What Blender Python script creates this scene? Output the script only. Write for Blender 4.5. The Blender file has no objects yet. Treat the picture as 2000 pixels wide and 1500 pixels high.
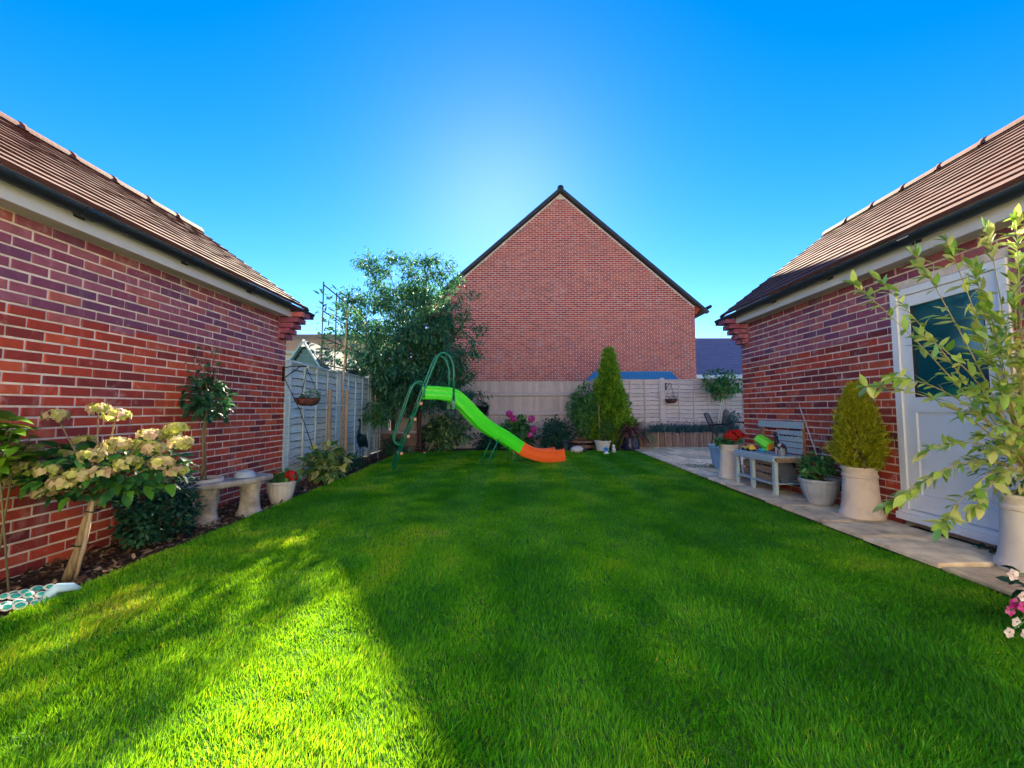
import bpy, math, random
import numpy as np
from mathutils import Vector, Matrix

random.seed(11)
rng = np.random.default_rng(11)
S = bpy.context.scene
C = S.collection
R = math.radians

# ------------------------------------------------------------------ camera, sky, sun, exposure
F = 800.0                                   # focal length in pixels of the 2000 px wide photograph
CAM = Vector((0, 0, 1.1))
cam_d = bpy.data.cameras.new('camera'); cam = bpy.data.objects.new('camera', cam_d); C.objects.link(cam)
cam_d.sensor_width = 36; cam_d.lens = F / 2000 * 36; cam_d.clip_start = .02; cam_d.clip_end = 600
cam.location = CAM; cam.rotation_euler = (R(90 + 3.65), 0, R(0.57)); S.camera = cam

SUN_EL, SUN_AZ = 28.0, -2.2                 # azimuth: degrees from +Y towards +X
wd = bpy.data.worlds.new('World'); S.world = wd; wd.use_nodes = True
nt = wd.node_tree; bg = nt.nodes['Background']
sky = nt.nodes.new('ShaderNodeTexSky'); sky.sky_type = 'NISHITA'; sky.sun_disc = False
sky.sun_elevation = R(SUN_EL); sky.sun_rotation = R(SUN_AZ)
sky.air_density = 1.0; sky.dust_density = 0.055; sky.ozone_density = 3.0; sky.altitude = 50
hs = nt.nodes.new('ShaderNodeHueSaturation'); hs.inputs['Saturation'].default_value = 1.42; hs.inputs['Hue'].default_value = .511
nt.links.new(sky.outputs[0], hs.inputs['Color']); nt.links.new(hs.outputs[0], bg.inputs[0])
bg.inputs[1].default_value = .050

sd = bpy.data.lights.new('sun', 'SUN'); sd.energy = 5.0; sd.angle = R(.53); sd.color = (1, .89, .66)
sun = bpy.data.objects.new('sun', sd); C.objects.link(sun)
_d = Vector((math.sin(R(SUN_AZ)) * math.cos(R(SUN_EL)), math.cos(R(SUN_AZ)) * math.cos(R(SUN_EL)), math.sin(R(SUN_EL))))
sun.rotation_euler = _d.to_track_quat('Z', 'Y').to_euler()

vs = S.view_settings; vs.view_transform = 'Standard'; vs.look = 'None'; vs.exposure = 2.65; vs.gamma = 1.0; vs.use_curve_mapping = False
S.render.engine = 'CYCLES'
S.cycles.use_denoising = True
S.cycles.max_bounces = 8; S.cycles.diffuse_bounces = 4; S.cycles.glossy_bounces = 3; S.cycles.transmission_bounces = 4; S.cycles.transparent_max_bounces = 6
S.cycles.sample_clamp_indirect = 6

# ------------------------------------------------------------------ pixels of the photograph -> places
cam_rot = cam.rotation_euler.to_matrix()
def ray(px, py): return cam_rot @ Vector(((px - 1000) / F, -(py - 750) / F, -1))
def atY(px, py, Y): d = ray(px, py); return CAM + d * (Y / d.y)
def atX(px, py, X): d = ray(px, py); return CAM + d * (X / d.x)
def atZ(px, py, z): d = ray(px, py); return CAM + d * ((z - CAM.z) / d.z)

ZL, ZP, ZB = .05, .10, .0                   # lawn, paving, left bed levels
XL, XR = -3.3, 3.47                         # the faces of the two garage walls
YL, YR = 5.8, 6.3                           # their far corners
YF = 11.75                                  # back fence

# ------------------------------------------------------------------ materials
def node(nt, t, **kw):
    n = nt.nodes.new(t)
    for k, v in kw.items(): setattr(n, k, v)
    return n
def math_(nt, op, a, b=None):
    n = node(nt, 'ShaderNodeMath', operation=op)
    for i, v in enumerate((a, b)):
        if v is None: continue
        if isinstance(v, (int, float)): n.inputs[i].default_value = v
        else: nt.links.new(v, n.inputs[i])
    return n.outputs[0]
def ramp(nt, fac, stops, interp='LINEAR'):
    n = node(nt, 'ShaderNodeValToRGB'); cr = n.color_ramp; cr.interpolation = interp
    while len(cr.elements) < len(stops): cr.elements.new(.5)
    for e, (p, c) in zip(cr.elements, stops): e.position = p; e.color = (*c, 1)
    nt.links.new(fac, n.inputs[0]); return n.outputs[0]
def newmat(name):
    m = bpy.data.materials.new(name); m.use_nodes = True
    return m, m.node_tree, m.node_tree.nodes['Principled BSDF']
def noise(nt, scale, detail=4, vec=None, rough=.6):
    n = node(nt, 'ShaderNodeTexNoise'); n.inputs['Scale'].default_value = scale; n.inputs['Detail'].default_value = detail
    n.inputs['Roughness'].default_value = rough
    if vec is not None: nt.links.new(vec, n.inputs['Vector'])
    return n.outputs[0]
def pos(nt, stretch=None):
    g = node(nt, 'ShaderNodeNewGeometry').outputs['Position']
    if stretch:
        mp = node(nt, 'ShaderNodeMapping'); mp.inputs['Scale'].default_value = stretch
        nt.links.new(g, mp.inputs[0]); return mp.outputs[0]
    return g
def bump(nt, bsdf, h, strength=.3, dist=.01):
    b = node(nt, 'ShaderNodeBump'); b.inputs['Strength'].default_value = strength; b.inputs['Distance'].default_value = dist
    nt.links.new(h, b.inputs['Height']); nt.links.new(b.outputs[0], bsdf.inputs['Normal'])
def sc(c, k): return tuple(min(1, x * k) for x in c)
MATS = {}
def M(name, col, rough=.7, var=.2, scale=9, stretch=None, bmp=.2, metal=0, spec=.4, col2=None, rnd=0):
    """surface of one colour with grain, blotches and fine relief; rnd = lightness change from piece to piece"""
    if name in MATS: return MATS[name]
    m, nt, b = newmat(name)
    p = pos(nt, stretch); n1 = noise(nt, scale, 5, p)
    c = ramp(nt, n1, [(.28, sc(col, 1 - var)), (.5, col), (.74, col2 or sc(col, 1 + var))])
    if rnd:
        oi = node(nt, 'ShaderNodeObjectInfo').outputs['Random']
        mx = node(nt, 'ShaderNodeHueSaturation')
        nt.links.new(math_(nt, 'ADD', math_(nt, 'MULTIPLY', oi, 2 * rnd), 1 - rnd), mx.inputs['Value']); nt.links.new(c, mx.inputs['Color']); c = mx.outputs[0]
    nt.links.new(c, b.inputs['Base Color'])
    b.inputs['Roughness'].default_value = rough; b.inputs['Metallic'].default_value = metal; b.inputs['Specular IOR Level'].default_value = spec
    if bmp: bump(nt, b, noise(nt, scale * 5, 3, p), bmp, .006)
    MATS[name] = m; return m
def leafmat(name, stops, rough=.5, trans=.35, spec=.35, yellow=.035):
    """leaves: colour from each leaf's own tint, light shines through"""
    if name in MATS: return MATS[name]
    m, nt, b = newmat(name)
    at = node(nt, 'ShaderNodeAttribute', attribute_name='tint').outputs['Fac']
    oi = node(nt, 'ShaderNodeObjectInfo').outputs['Random']
    t = math_(nt, 'FRACT', math_(nt, 'ADD', at, oi)) if name.startswith('single') else at
    c = ramp(nt, t, stops)
    mx = node(nt, 'ShaderNodeHueSaturation'); nt.links.new(c, mx.inputs['Color'])
    nt.links.new(math_(nt, 'ADD', math_(nt, 'MULTIPLY', noise(nt, 25, 2, pos(nt)), .7), .65), mx.inputs['Value'])
    c = mx.outputs[0]
    nt.links.new(c, b.inputs['Base Color']); b.inputs['Roughness'].default_value = rough; b.inputs['Specular IOR Level'].default_value = spec
    th = node(nt, 'ShaderNodeHueSaturation'); th.inputs['Hue'].default_value = .5 - yellow; th.inputs['Value'].default_value = 1 + 6 * yellow; nt.links.new(c, th.inputs['Color'])
    tr = node(nt, 'ShaderNodeBsdfTranslucent'); nt.links.new(th.outputs[0], tr.inputs[0])
    ms = node(nt, 'ShaderNodeMixShader'); ms.inputs[0].default_value = trans
    nt.links.new(b.outputs[0], ms.inputs[1]); nt.links.new(tr.outputs[0], ms.inputs[2])
    nt.links.new(ms.outputs[0], nt.nodes['Material Output'].inputs[0])
    MATS[name] = m; return m
def brickmat(name, axis, a0, split=None, even=False):
    """each brick its own colour, found from its course and its place in the course"""
    m, nt, b = newmat(name)
    P = pos(nt); sx = node(nt, 'ShaderNodeSeparateXYZ'); nt.links.new(P, sx.inputs[0])
    a = sx.outputs['XY'.index(axis)]
    course = math_(nt, 'FLOOR', math_(nt, 'DIVIDE', sx.outputs[2], .075))
    odd = math_(nt, 'MODULO', course, 2)
    idx = math_(nt, 'FLOOR', math_(nt, 'DIVIDE', math_(nt, 'SUBTRACT', math_(nt, 'SUBTRACT', a, a0), math_(nt, 'MULTIPLY', odd, .1125)), .225))
    cv = node(nt, 'ShaderNodeCombineXYZ'); nt.links.new(course, cv.inputs[0]); nt.links.new(idx, cv.inputs[1])
    wn = node(nt, 'ShaderNodeTexWhiteNoise', noise_dimensions='2D'); nt.links.new(cv.outputs[0], wn.inputs['Vector'])
    red = ramp(nt, wn.outputs['Value'], [(0, (.17, .030, .035)), (.25, (.32, .045, .035)), (.55, (.46, .06, .035)), (.8, (.56, .10, .045)), (1, (.26, .05, .055))])
    if even: red = ramp(nt, wn.outputs['Value'], [(0, (.33, .05, .04)), (.3, (.46, .065, .042)), (.6, (.54, .08, .048)), (.85, (.58, .11, .055)), (1, (.40, .065, .055))])
    c = red
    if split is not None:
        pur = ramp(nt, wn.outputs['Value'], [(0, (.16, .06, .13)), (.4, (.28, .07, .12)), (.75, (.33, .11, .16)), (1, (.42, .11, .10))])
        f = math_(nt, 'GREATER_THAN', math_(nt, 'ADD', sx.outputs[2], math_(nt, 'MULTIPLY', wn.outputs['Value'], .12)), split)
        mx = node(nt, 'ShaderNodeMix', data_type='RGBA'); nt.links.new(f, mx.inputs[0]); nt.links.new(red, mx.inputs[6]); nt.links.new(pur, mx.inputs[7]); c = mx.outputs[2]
    # kiss marks and blotches on the face, a little lime bloom
    n1 = noise(nt, 14, 5, P); n2 = noise(nt, 3.2, 4, P); n3 = noise(nt, 90, 2, P)
    mv = node(nt, 'ShaderNodeHueSaturation'); nt.links.new(c, mv.inputs['Color'])
    nt.links.new(math_(nt, 'ADD', math_(nt, 'ADD', math_(nt, 'MULTIPLY', n1, .7), math_(nt, 'MULTIPLY', n3, .25)), .5), mv.inputs['Value'])
    bl = node(nt, 'ShaderNodeMix', data_type='RGBA'); bl.inputs[7].default_value = (.5, .4, .38, 1)
    n4 = noise(nt, 2.2, 5, pos(nt, (2.2, 2.2, .35)), .7)
    nt.links.new(math_(nt, 'ADD', math_(nt, 'MULTIPLY', ramp(nt, math_(nt, 'MULTIPLY', n2, n1), [(.30, (0, 0, 0)), (.46, (1, 1, 1))]), .5), math_(nt, 'MULTIPLY', ramp(nt, n4, [(.56, (0, 0, 0)), (.78, (1, 1, 1))]), .35)), bl.inputs[0])
    nt.links.new(mv.outputs[0], bl.inputs[6]); nt.links.new(bl.outputs[2], b.inputs['Base Color'])
    b.inputs['Roughness'].default_value = .82; b.inputs['Specular IOR Level'].default_value = .25
    bump(nt, b, noise(nt, 120, 3, P), .35, .003)
    return m

mortar = M('mortar', (.72, .60, .52), .95, .3, 9, bmp=.6, col2=(.86, .76, .68))
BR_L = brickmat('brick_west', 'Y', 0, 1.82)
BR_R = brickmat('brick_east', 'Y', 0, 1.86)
BR_H = brickmat('brick_house', 'X', 0, even=True)
white_pvc = M('white_pvc', (.8, .8, .8), .35, .04, 5, bmp=0)
soffit_m = M('soffit_pvc', (.42, .42, .43), .4, .05, 5, bmp=0)
black_pvc = M('black_pvc', (.014, .02, .028), .42, .2, 6, bmp=.05)
tile_m = M('roof_tile', (.10, .036, .027), .8, .45, 6, bmp=.5)
ridge_m = M('ridge_tile', (.15, .05, .034), .75, .25, 6, bmp=.4, rnd=.12)
verge_m = M('dry_verge', (.035, .04, .045), .5, .2, 6)
green_pipe = M('green_pipe', (.006, .20, .11), .3, .12, 14, bmp=.05)
slide_green = M('slide_green', (.06, .85, .02), .28, .06, 3, bmp=.03)
slide_orange = M('slide_orange', (.95, .14, .025), .28, .06, 3, bmp=.03)
fence_blue = M('fence_west_wood', (.50, .58, .56), .8, .2, 5, (1, 1, 9), .4, rnd=.1)
fence_lilac = M('fence_back_wood', (.50, .43, .41), .8, .2, 5, (1, 1, 9), .4, rnd=.1)
board_m = M('fence_board_wood', (.47, .40, .37), .8, .2, 6, (9, 9, .7), .4, rnd=.12)
log_m = M('edging_log', (.30, .19, .145), .85, .3, 7, (6, 6, 1), .5, rnd=.3)
stake_m = M('stake_wood', (.36, .25, .15), .85, .3, 9, (6, 6, .8), .5)
bark_m = M('bark', (.13, .085, .055), .95, .4, 16, (3, 3, .7), .9)
palebark_m = M('pale_bark', (.25, .18, .10), .95, .5, 22, (3, 3, .5), 1)
darkbark_m = M('dark_bark', (.07, .035, .03), .95, .4, 16, (3, 3, .7), .9)
soil_m = M('soil', (.055, .037, .026), 1, .5, 30, bmp=1)
stone_m = M('cast_stone', (.36, .32, .27), .95, .5, 10, bmp=1, col2=(.52, .48, .42))
pot_white = M('pot_white', (.52, .50, .47), .6, .1, 10)
pot_grey = M('pot_grey', (.38, .39, .43), .65, .25, 6)
pot_buff = M('pot_buff', (.68, .54, .43), .88, .28, 5, bmp=.4, col2=(.68, .55, .43))
pot_blue = M('pot_blue', (.27, .42, .55), .55, .12, 8)
pot_navy = M('pot_navy', (.012, .014, .06), .25, .2, 8)
iron_m = M('black_iron', (.012, .013, .016), .45, .3, 20, metal=.4)
slab_m = M('paving_slab', (.74, .55, .33), .85, .42, 6, bmp=.7, rnd=.25)
old_blue = M('flaking_paint', (.42, .53, .57), .75, .3, 12, (4, 4, 1), .5, col2=(.36, .29, .23))
old_wood = M('weathered_wood', (.30, .19, .12), .85, .35, 8, (1, .6, 8), .5)

# ------------------------------------------------------------------ mesh helpers
class MB:
    def __init__(s): s.v = []; s.f = []; s.mi = []
    def add(s, v, f, mi=0):
        o = len(s.v); s.v += [tuple(x) for x in v]; s.f += [tuple(i + o for i in q) for q in f]; s.mi += [mi] * len(f); return s
    def box(s, c, d, rot=None, mi=0, taper=1):
        hx, hy, hz = d[0] / 2, d[1] / 2, d[2] / 2; vs = []
        for z in (-1, 1):
            k = taper if z > 0 else 1
            for x, y in ((-1, -1), (1, -1), (1, 1), (-1, 1)):
                p = Vector((x * hx * k, y * hy * k, z * hz))
                if rot: p = rot @ p
                vs.append(p + Vector(c))
        return s.add(vs, [(3, 2, 1, 0), (4, 5, 6, 7), (0, 1, 5, 4), (1, 2, 6, 5), (2, 3, 7, 6), (3, 0, 4, 7)], mi)
    def bar(s, a, b, w, h=None, mi=0, up=(0, 0, 1)):
        a, b = Vector(a), Vector(b); d = b - a; L = d.length; z = d / L; x = z.cross(Vector(up))
        if x.length < 1e-4: x = z.cross(Vector((0, 1, 0)))
        x.normalize(); y = z.cross(x); m = Matrix((x, y, z)).transposed()
        return s.box((a + b) / 2, (w, h or w, L), m, mi)
    def tube(s, pts, r, n=8, mi=0, cap=True):
        pts = [Vector(p) for p in pts]; k = len(pts)
        rs = r if isinstance(r, (list, tuple)) else [r] * k
        vs = []; up = Vector((.3, .2, 1)).normalized()
        for i, p in enumerate(pts):
            t = (pts[min(i + 1, k - 1)] - pts[max(i - 1, 0)]).normalized()
            x = t.cross(up)
            if x.length < .05: x = t.cross(Vector((1, 0, 0)))
            x.normalize(); y = t.cross(x)
            vs += [p + (x * math.cos(2 * math.pi * j / n) + y * math.sin(2 * math.pi * j / n)) * rs[i] for j in range(n)]
        fs = [(i * n + j, i * n + (j + 1) % n, (i + 1) * n + (j + 1) % n, (i + 1) * n + j) for i in range(k - 1) for j in range(n)]
        if cap: fs += [tuple(range(n - 1, -1, -1)), tuple((k - 1) * n + j for j in range(n))]
        return s.add(vs, fs, mi)
    def lathe(s, prof, c=(0, 0, 0), n=28, ribs=0, depth=0, mi=0, sx=1, sy=1):
        vs = []
        for r, z in prof:
            for j in range(n):
                a = 2 * math.pi * j / n; rr = r * (1 + depth * math.cos(ribs * a)) if ribs else r
                vs.append((c[0] + rr * math.cos(a) * sx, c[1] + rr * math.sin(a) * sy, c[2] + z))
        fs = [(i * n + j, i * n + (j + 1) % n, (i + 1) * n + (j + 1) % n, (i + 1) * n + j) for i in range(len(prof) - 1) for j in range(n)]
        fs += [tuple(range(n - 1, -1, -1)), tuple((len(prof) - 1) * n + j for j in range(n))]
        return s.add(vs, fs, mi)
    def blob(s, c, r, n=10, m=7, jit=0, rot=None, mi=0):
        vs = []; rx, ry, rz = r if isinstance(r, (tuple, list)) else (r, r, r)
        for i in range(m + 1):
            t = math.pi * i / m
            for j in range(n):
                a = 2 * math.pi * j / n; k = 1 + random.uniform(-jit, jit)
                p = Vector((rx * math.sin(t) * math.cos(a) * k, ry * math.sin(t) * math.sin(a) * k, -rz * math.cos(t) * k))
                if rot: p = rot @ p
                vs.append(p + Vector(c))
        return s.add(vs, [(i * n + j, i * n + (j + 1) % n, (i + 1) * n + (j + 1) % n, (i + 1) * n + j) for i in range(m) for j in range(n)], mi)
    def mesh(s, name, mats, smooth=False):
        me = bpy.data.meshes.new(name); me.from_pydata(s.v, [], s.f)
        for m in (mats if isinstance(mats, (list, tuple)) else [mats]): me.materials.append(m)
        if any(s.mi): me.polygons.foreach_set('material_index', s.mi)
        if smooth: me.polygons.foreach_set('use_smooth', [True] * len(me.polygons))
        me.update(); return me
    def build(s, name, mats, parent=None, smooth=False):
        return link(name, s.mesh(name, mats, smooth), parent)
def link(name, me, parent=None, loc=None, rot=None):
    o = bpy.data.objects.new(name, me); C.objects.link(o)
    if loc is not None: o.location = loc
    if rot is not None: o.rotation_euler = rot
    if parent is not None: o.parent = parent; o.matrix_parent_inverse = INV.get(parent.name, Matrix())
    return o
INV = {}
def thing(name, loc, label, cat, group=None):
    o = bpy.data.objects.new(name, None); C.objects.link(o); o.location = loc; o.empty_display_size = .1
    INV[o.name] = Matrix.Translation(-Vector(loc)); return tag(o, label, cat, group)
def tag(o, label, cat, group=None):
    o['label'] = label; o['category'] = cat
    if group: o['group'] = group
    return o
def struct(o): o['kind'] = 'structure'; return o
def stuff(o): o['kind'] = 'stuff'; return o
def smooth_edges(o, ang=35):
    me = o.data; me.polygons.foreach_set('use_smooth', [True] * len(me.polygons))
    me.set_sharp_from_angle(angle=R(ang)); return o

# leaves: length along +y, face +z
def leaf_shape(w=.35, fold=.25, droop=.25, wide=.45, n=3):
    """pointed oval leaf of length 1, folded on its midrib and drooping"""
    v = [(0, 0, 0)]; f = []
    for i in range(1, n):
        t = i / n; k = math.sin(math.pi * t ** (math.log(.5) / math.log(wide))) * w / 2
        z = -droop * t * t
        v += [(-k, t, z + fold * k), (0, t, z), (k, t, z + fold * k)]
    v.append((0, 1, -droop)); last = len(v) - 1
    f += [(0, 2, 1), (0, 3, 2)]
    for i in range(n - 2):
        o = 1 + 3 * i; f += [(o, o + 1, o + 4, o + 3), (o + 1, o + 2, o + 5, o + 4)]
    o = 1 + 3 * (n - 2); f += [(o, o + 1, last), (o + 1, o + 2, last)]
    return np.array(v, float), f
def small_leaf(w=.5, fold=.3):
    return np.array([(0, 0, 0), (-w / 2, .5, fold * w / 2), (0, 1, -.1), (w / 2, .5, fold * w / 2)], float), [(0, 2, 1), (0, 3, 2)]
def frames(dirs, ups):
    y = dirs / np.linalg.norm(dirs, axis=1, keepdims=True)
    x = np.cross(y, ups); x /= np.maximum(np.linalg.norm(x, axis=1, keepdims=True), 1e-6)
    z = np.cross(x, y); return np.stack([x, y, z], axis=2)      # columns
def many(shape, P, Rm, sz, tint=None):
    """numpy merge of copies of one shape -> (verts, loops, face sizes, tint per vertex)"""
    V, Fs = shape; n = len(P); k = len(V)
    out = np.einsum('nij,kj->nki', Rm, V) * np.asarray(sz).reshape(-1, 1, 1) + P[:, None, :]
    loops = np.concatenate([np.array(q) for q in Fs]); sizes = np.array([len(q) for q in Fs])
    L = (loops[None, :] + (np.arange(n) * k)[:, None]).ravel()
    t = rng.random(n) if tint is None else np.asarray(tint)
    return out.reshape(-1, 3), L, np.tile(sizes, n), np.repeat(t, k)
def np_mesh(name, parts, mat, smooth=False):
    vs, ls, ss, ts = [], [], [], []; o = 0
    for v, l, s_, t in parts:
        vs.append(v); ls.append(l + o); ss.append(s_); ts.append(t); o += len(v)
    v = np.concatenate(vs); l = np.concatenate(ls); s_ = np.concatenate(ss); t = np.concatenate(ts)
    me = bpy.data.meshes.new(name)
    me.vertices.add(len(v)); me.vertices.foreach_set('co', v.astype(np.float32).ravel())
    me.loops.add(len(l)); me.loops.foreach_set('vertex_index', l.astype(np.int32))
    me.polygons.add(len(s_)); me.polygons.foreach_set('loop_start', np.concatenate([[0], np.cumsum(s_)[:-1]]).astype(np.int32))
    at = me.attributes.new('tint', 'FLOAT', 'POINT'); at.data.foreach_set('value', t.astype(np.float32))
    me.materials.append(mat)
    if smooth: me.polygons.foreach_set('use_smooth', np.ones(len(s_), bool))
    me.update(calc_edges=True); return me
def unit(n):
    v = rng.normal(size=(n, 3)); return v / np.linalg.norm(v, axis=1, keepdims=True)
def crown(blobs, n, size, shape, out=.7, droop=.2, shell=.55, jit=.5, sizevar=.35):
    """leaves through the volume of several lumps, denser near their skin"""
    w = np.array([b[1][0] * b[1][1] + b[1][1] * b[1][2] for b in blobs]); pick = rng.choice(len(blobs), n, p=w / w.sum())
    u = unit(n); c = np.array([b[0] for b in blobs])[pick]; r = np.array([b[1] for b in blobs])[pick]
    rad = shell + (1 - shell) * rng.random(n) ** .5 + rng.normal(size=n) * .05
    P = c + u * r * rad[:, None]
    d = u * out + unit(n) * jit + np.array([0, 0, -droop])
    ups = u * .5 + unit(n) * .5 + np.array([0, 0, .8])
    return many(shape, P, frames(d, ups), size * (1 + sizevar * (rng.random(n) * 2 - 1)))
def grow(base, d, L, r, depth, spread=.6, kids=3, gravity=0, seg=4, wander=.18, shrink=.68, tips=None, tubes=None):
    """limbs that fork and taper; returns tubes and the twig points that carry leaves"""
    if tips is None: tips, tubes = [], []
    p = Vector(base); d = Vector(d).normalized(); pts = [p.copy()]; rs = [r]
    for i in range(seg):
        d = (d + Vector((random.gauss(0, wander), random.gauss(0, wander), random.gauss(0, wander) + gravity))).normalized()
        p = p + d * (L / seg); pts.append(p.copy()); rs.append(r * (1 - .5 * (i + 1) / seg))
        if depth <= 1: tips.append((p.copy(), d.copy()))
    tubes.append((pts, rs))
    if depth > 0:
        for k in range(kids):
            t = random.uniform(.45, 1); q = pts[max(1, round(t * seg))] if k else pts[-1]
            a = Vector((random.gauss(0, 1), random.gauss(0, 1), random.gauss(.15, .6))).normalized()
            grow(q, (d + a * spread).normalized(), L * shrink * random.uniform(.8, 1.15), max(.0025, r * .5), depth - 1, spread, kids, gravity, seg, wander, shrink, tips, tubes)
    return tips, tubes
def wood(tubes, name, mat, parent, n=6):
    mb = MB()
    for pts, rs in tubes: mb.tube(pts, rs, n if rs[0] > .012 else 4)
    return mb.build(name, mat, parent, True)
def tip_leaves(tips, per, size, shape, hang=.5, spread=.06):
    P = np.array([t[0] for t in tips]); D = np.array([t[1] for t in tips]); n = len(P) * per
    P = np.repeat(P, per, 0) + rng.normal(size=(n, 3)) * spread; D = np.repeat(D, per, 0)
    d = D * .5 + unit(n) * .7 + np.array([0, 0, -hang])
    return many(shape, P, frames(d, unit(n) * .6 + np.array([0, 0, 1.])), size * (.65 + .7 * rng.random(n)))
def leaf_parts(spec, shape_list, mat, parent, limit=300, rest='foliage', restmat=None, name='leaf'):
    """spec: list of (pos, dir, up, size); the largest as leaves of their own, what is left as one mesh"""
    spec = sorted(spec, key=lambda s: -s[3]); meshes = []
    for sh in shape_list:
        meshes.append(np_mesh(name, [many(sh, np.zeros((1, 3)), np.eye(3)[None], [1.], [random.random() * .3])], mat, True))
    for i, (p, d, u, s_) in enumerate(spec[:limit]):
        m = frames(np.array([d], float), np.array([u], float))[0]
        o = link(name, meshes[i % len(meshes)], parent); o.matrix_parent_inverse = INV.get(parent.name, Matrix())
        o.matrix_basis = Matrix.Translation(p) @ Matrix(m.tolist()).to_4x4() @ Matrix.Scale(s_, 4)
    if len(spec) > limit:
        sp = spec[limit:]
        me = np_mesh(rest, [many(shape_list[0], np.array([tuple(s_[0]) for s_ in sp]), frames(np.array([tuple(s_[1]) for s_ in sp]), np.array([tuple(s_[2]) for s_ in sp])), [s_[3] for s_ in sp])], restmat or mat, True)
        stuff(link(rest, me, parent))

G3 = lambda a, b, c: [(0, a), (.5, b), (1, c)]
LM = {
    'dark': leafmat('leaf_dark', G3((0.010, 0.048, 0.029), (0.021, 0.096, 0.048), (0.048, 0.160, 0.080))),
    'tree': leafmat('leaf_tree', G3((0.016, 0.101, 0.068), (0.041, 0.176, 0.101), (0.108, 0.270, 0.095))),
    'mid': leafmat('leaf_mid', G3((0.024, 0.108, 0.030), (0.061, 0.216, 0.054), (0.135, 0.351, 0.081))),
    'bright': leafmat('leaf_bright', G3((0.036, 0.132, 0.024), (0.084, 0.240, 0.036), (0.180, 0.360, 0.060))),
    'varieg': leafmat('leaf_varieg', [(0, (.03, .12, .03)), (.4, (.10, .23, .06)), (.7, (.33, .38, .10)), (1, (.55, .55, .22))]),
    'aucuba': leafmat('leaf_aucuba', [(0, (0.025, 0.112, 0.044)), (.5, (0.088, 0.237, 0.088)), (.8, (0.275, 0.413, 0.150)), (1, (0.625, 0.650, 0.300))]),
    'gold': leafmat('leaf_gold', G3((.11, .19, .004), (.38, .40, .012), (.66, .62, .04))),
    'conifer': leafmat('leaf_conifer', G3((.03, .13, .012), (.12, .30, .015), (.36, .52, .03))),
    'blue': leafmat('leaf_blue', G3((0.039, 0.104, 0.117), (0.078, 0.169, 0.182), (0.156, 0.260, 0.247))),
    'purple': leafmat('leaf_purple', G3((0.032, 0.010, 0.024), (0.112, 0.032, 0.056), (0.304, 0.112, 0.112)), .4),
    'red': leafmat('petal_red', G3((.32, .004, .008), (.55, .008, .012), (.7, .03, .03)), .6, yellow=0),
    'pink': leafmat('petal_pink', G3((.5, .02, .2), (.65, .04, .32), (.75, .2, .45)), .6, yellow=0),
    'grass': leafmat('grass', [(0, (.012, .17, .003)), (.35, (.045, .32, .005)), (.65, (.13, .44, .008)), (.87, (.34, .50, .015)), (1, (.55, .52, .07))], .5, .45, .3, .065),
    'willow': leafmat('single_willow', [(0, (.14, .33, .04)), (.3, (.28, .48, .08)), (.55, (.44, .58, .12)), (.8, (.58, .62, .22)), (1, (.14, .38, .15))], .45, .4),
    'hydrangea': leafmat('single_hydrangea', G3((0.012, 0.075, 0.038), (0.030, 0.150, 0.045), (0.105, 0.300, 0.030)), .45),
    'lime': leafmat('single_lime', G3((.04, .15, .008), (.10, .27, .01), (.20, .36, .015)), .45),
    'sepal': leafmat('single_sepal', [(0, (.32, .40, .06)), (.35, (.46, .50, .12)), (.6, (.54, .50, .24)), (.8, (.60, .42, .32)), (1, (.38, .46, .14))], .6, .4),
    'cord': leafmat('single_cordyline', G3((.08, .018, .035), (.20, .06, .07), (.42, .20, .16)), .35),
    'strap': leafmat('single_strap', G3((0.052, 0.169, 0.078), (0.104, 0.286, 0.117), (0.208, 0.416, 0.156)), .4),
}
SMALL = small_leaf()
OVAL = leaf_shape(.5, .3, .2, .45)
LANCE = leaf_shape(.22, .25, .45, .4)
BROAD = leaf_shape(.75, .2, .25, .4, 4)
NEEDLE = small_leaf(.22, .2)

# ================================================================== ground, lawn, beds, paving
def lawn_left(y): return -2.55 - .02 * max(0, y - 1) if y < 6 else -2.65 - .05 * (y - 6) + (.0 if y < 9.6 else 1.6 * (y - 9.6) ** 2)
def lawn_right(y): return 2.74 if y < 3.5 else 2.74 + .04 * (y - 3.5)
LAWN_END = 10.75
def lawn_far(x): return LAWN_END - .02 * (x - 1) ** 2
g = MB(); g.add([(-300, -300, -.06), (300, -300, -.06), (300, 300, -.06), (-300, 300, -.06)], [(0, 1, 2, 3)])
struct(g.build('ground', M('ground_soil', (.10, .10, .06), 1, .3, .6)))
ys = np.concatenate([np.linspace(-2.2, 9.6, 30), np.linspace(9.7, LAWN_END, 12)])
lv, lf = [], []
for i, y in enumerate(ys):
    lv += [(lawn_left(y), y, ZL), (lawn_right(y), y, ZL)]
    if i: lf.append((2 * i - 2, 2 * i - 1, 2 * i + 1, 2 * i))
lm = MB(); lm.add(lv, lf)
struct(lm.build('lawn', M('lawn_thatch', (.04, .12, .012), 1, .4, 25, bmp=1)))

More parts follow.
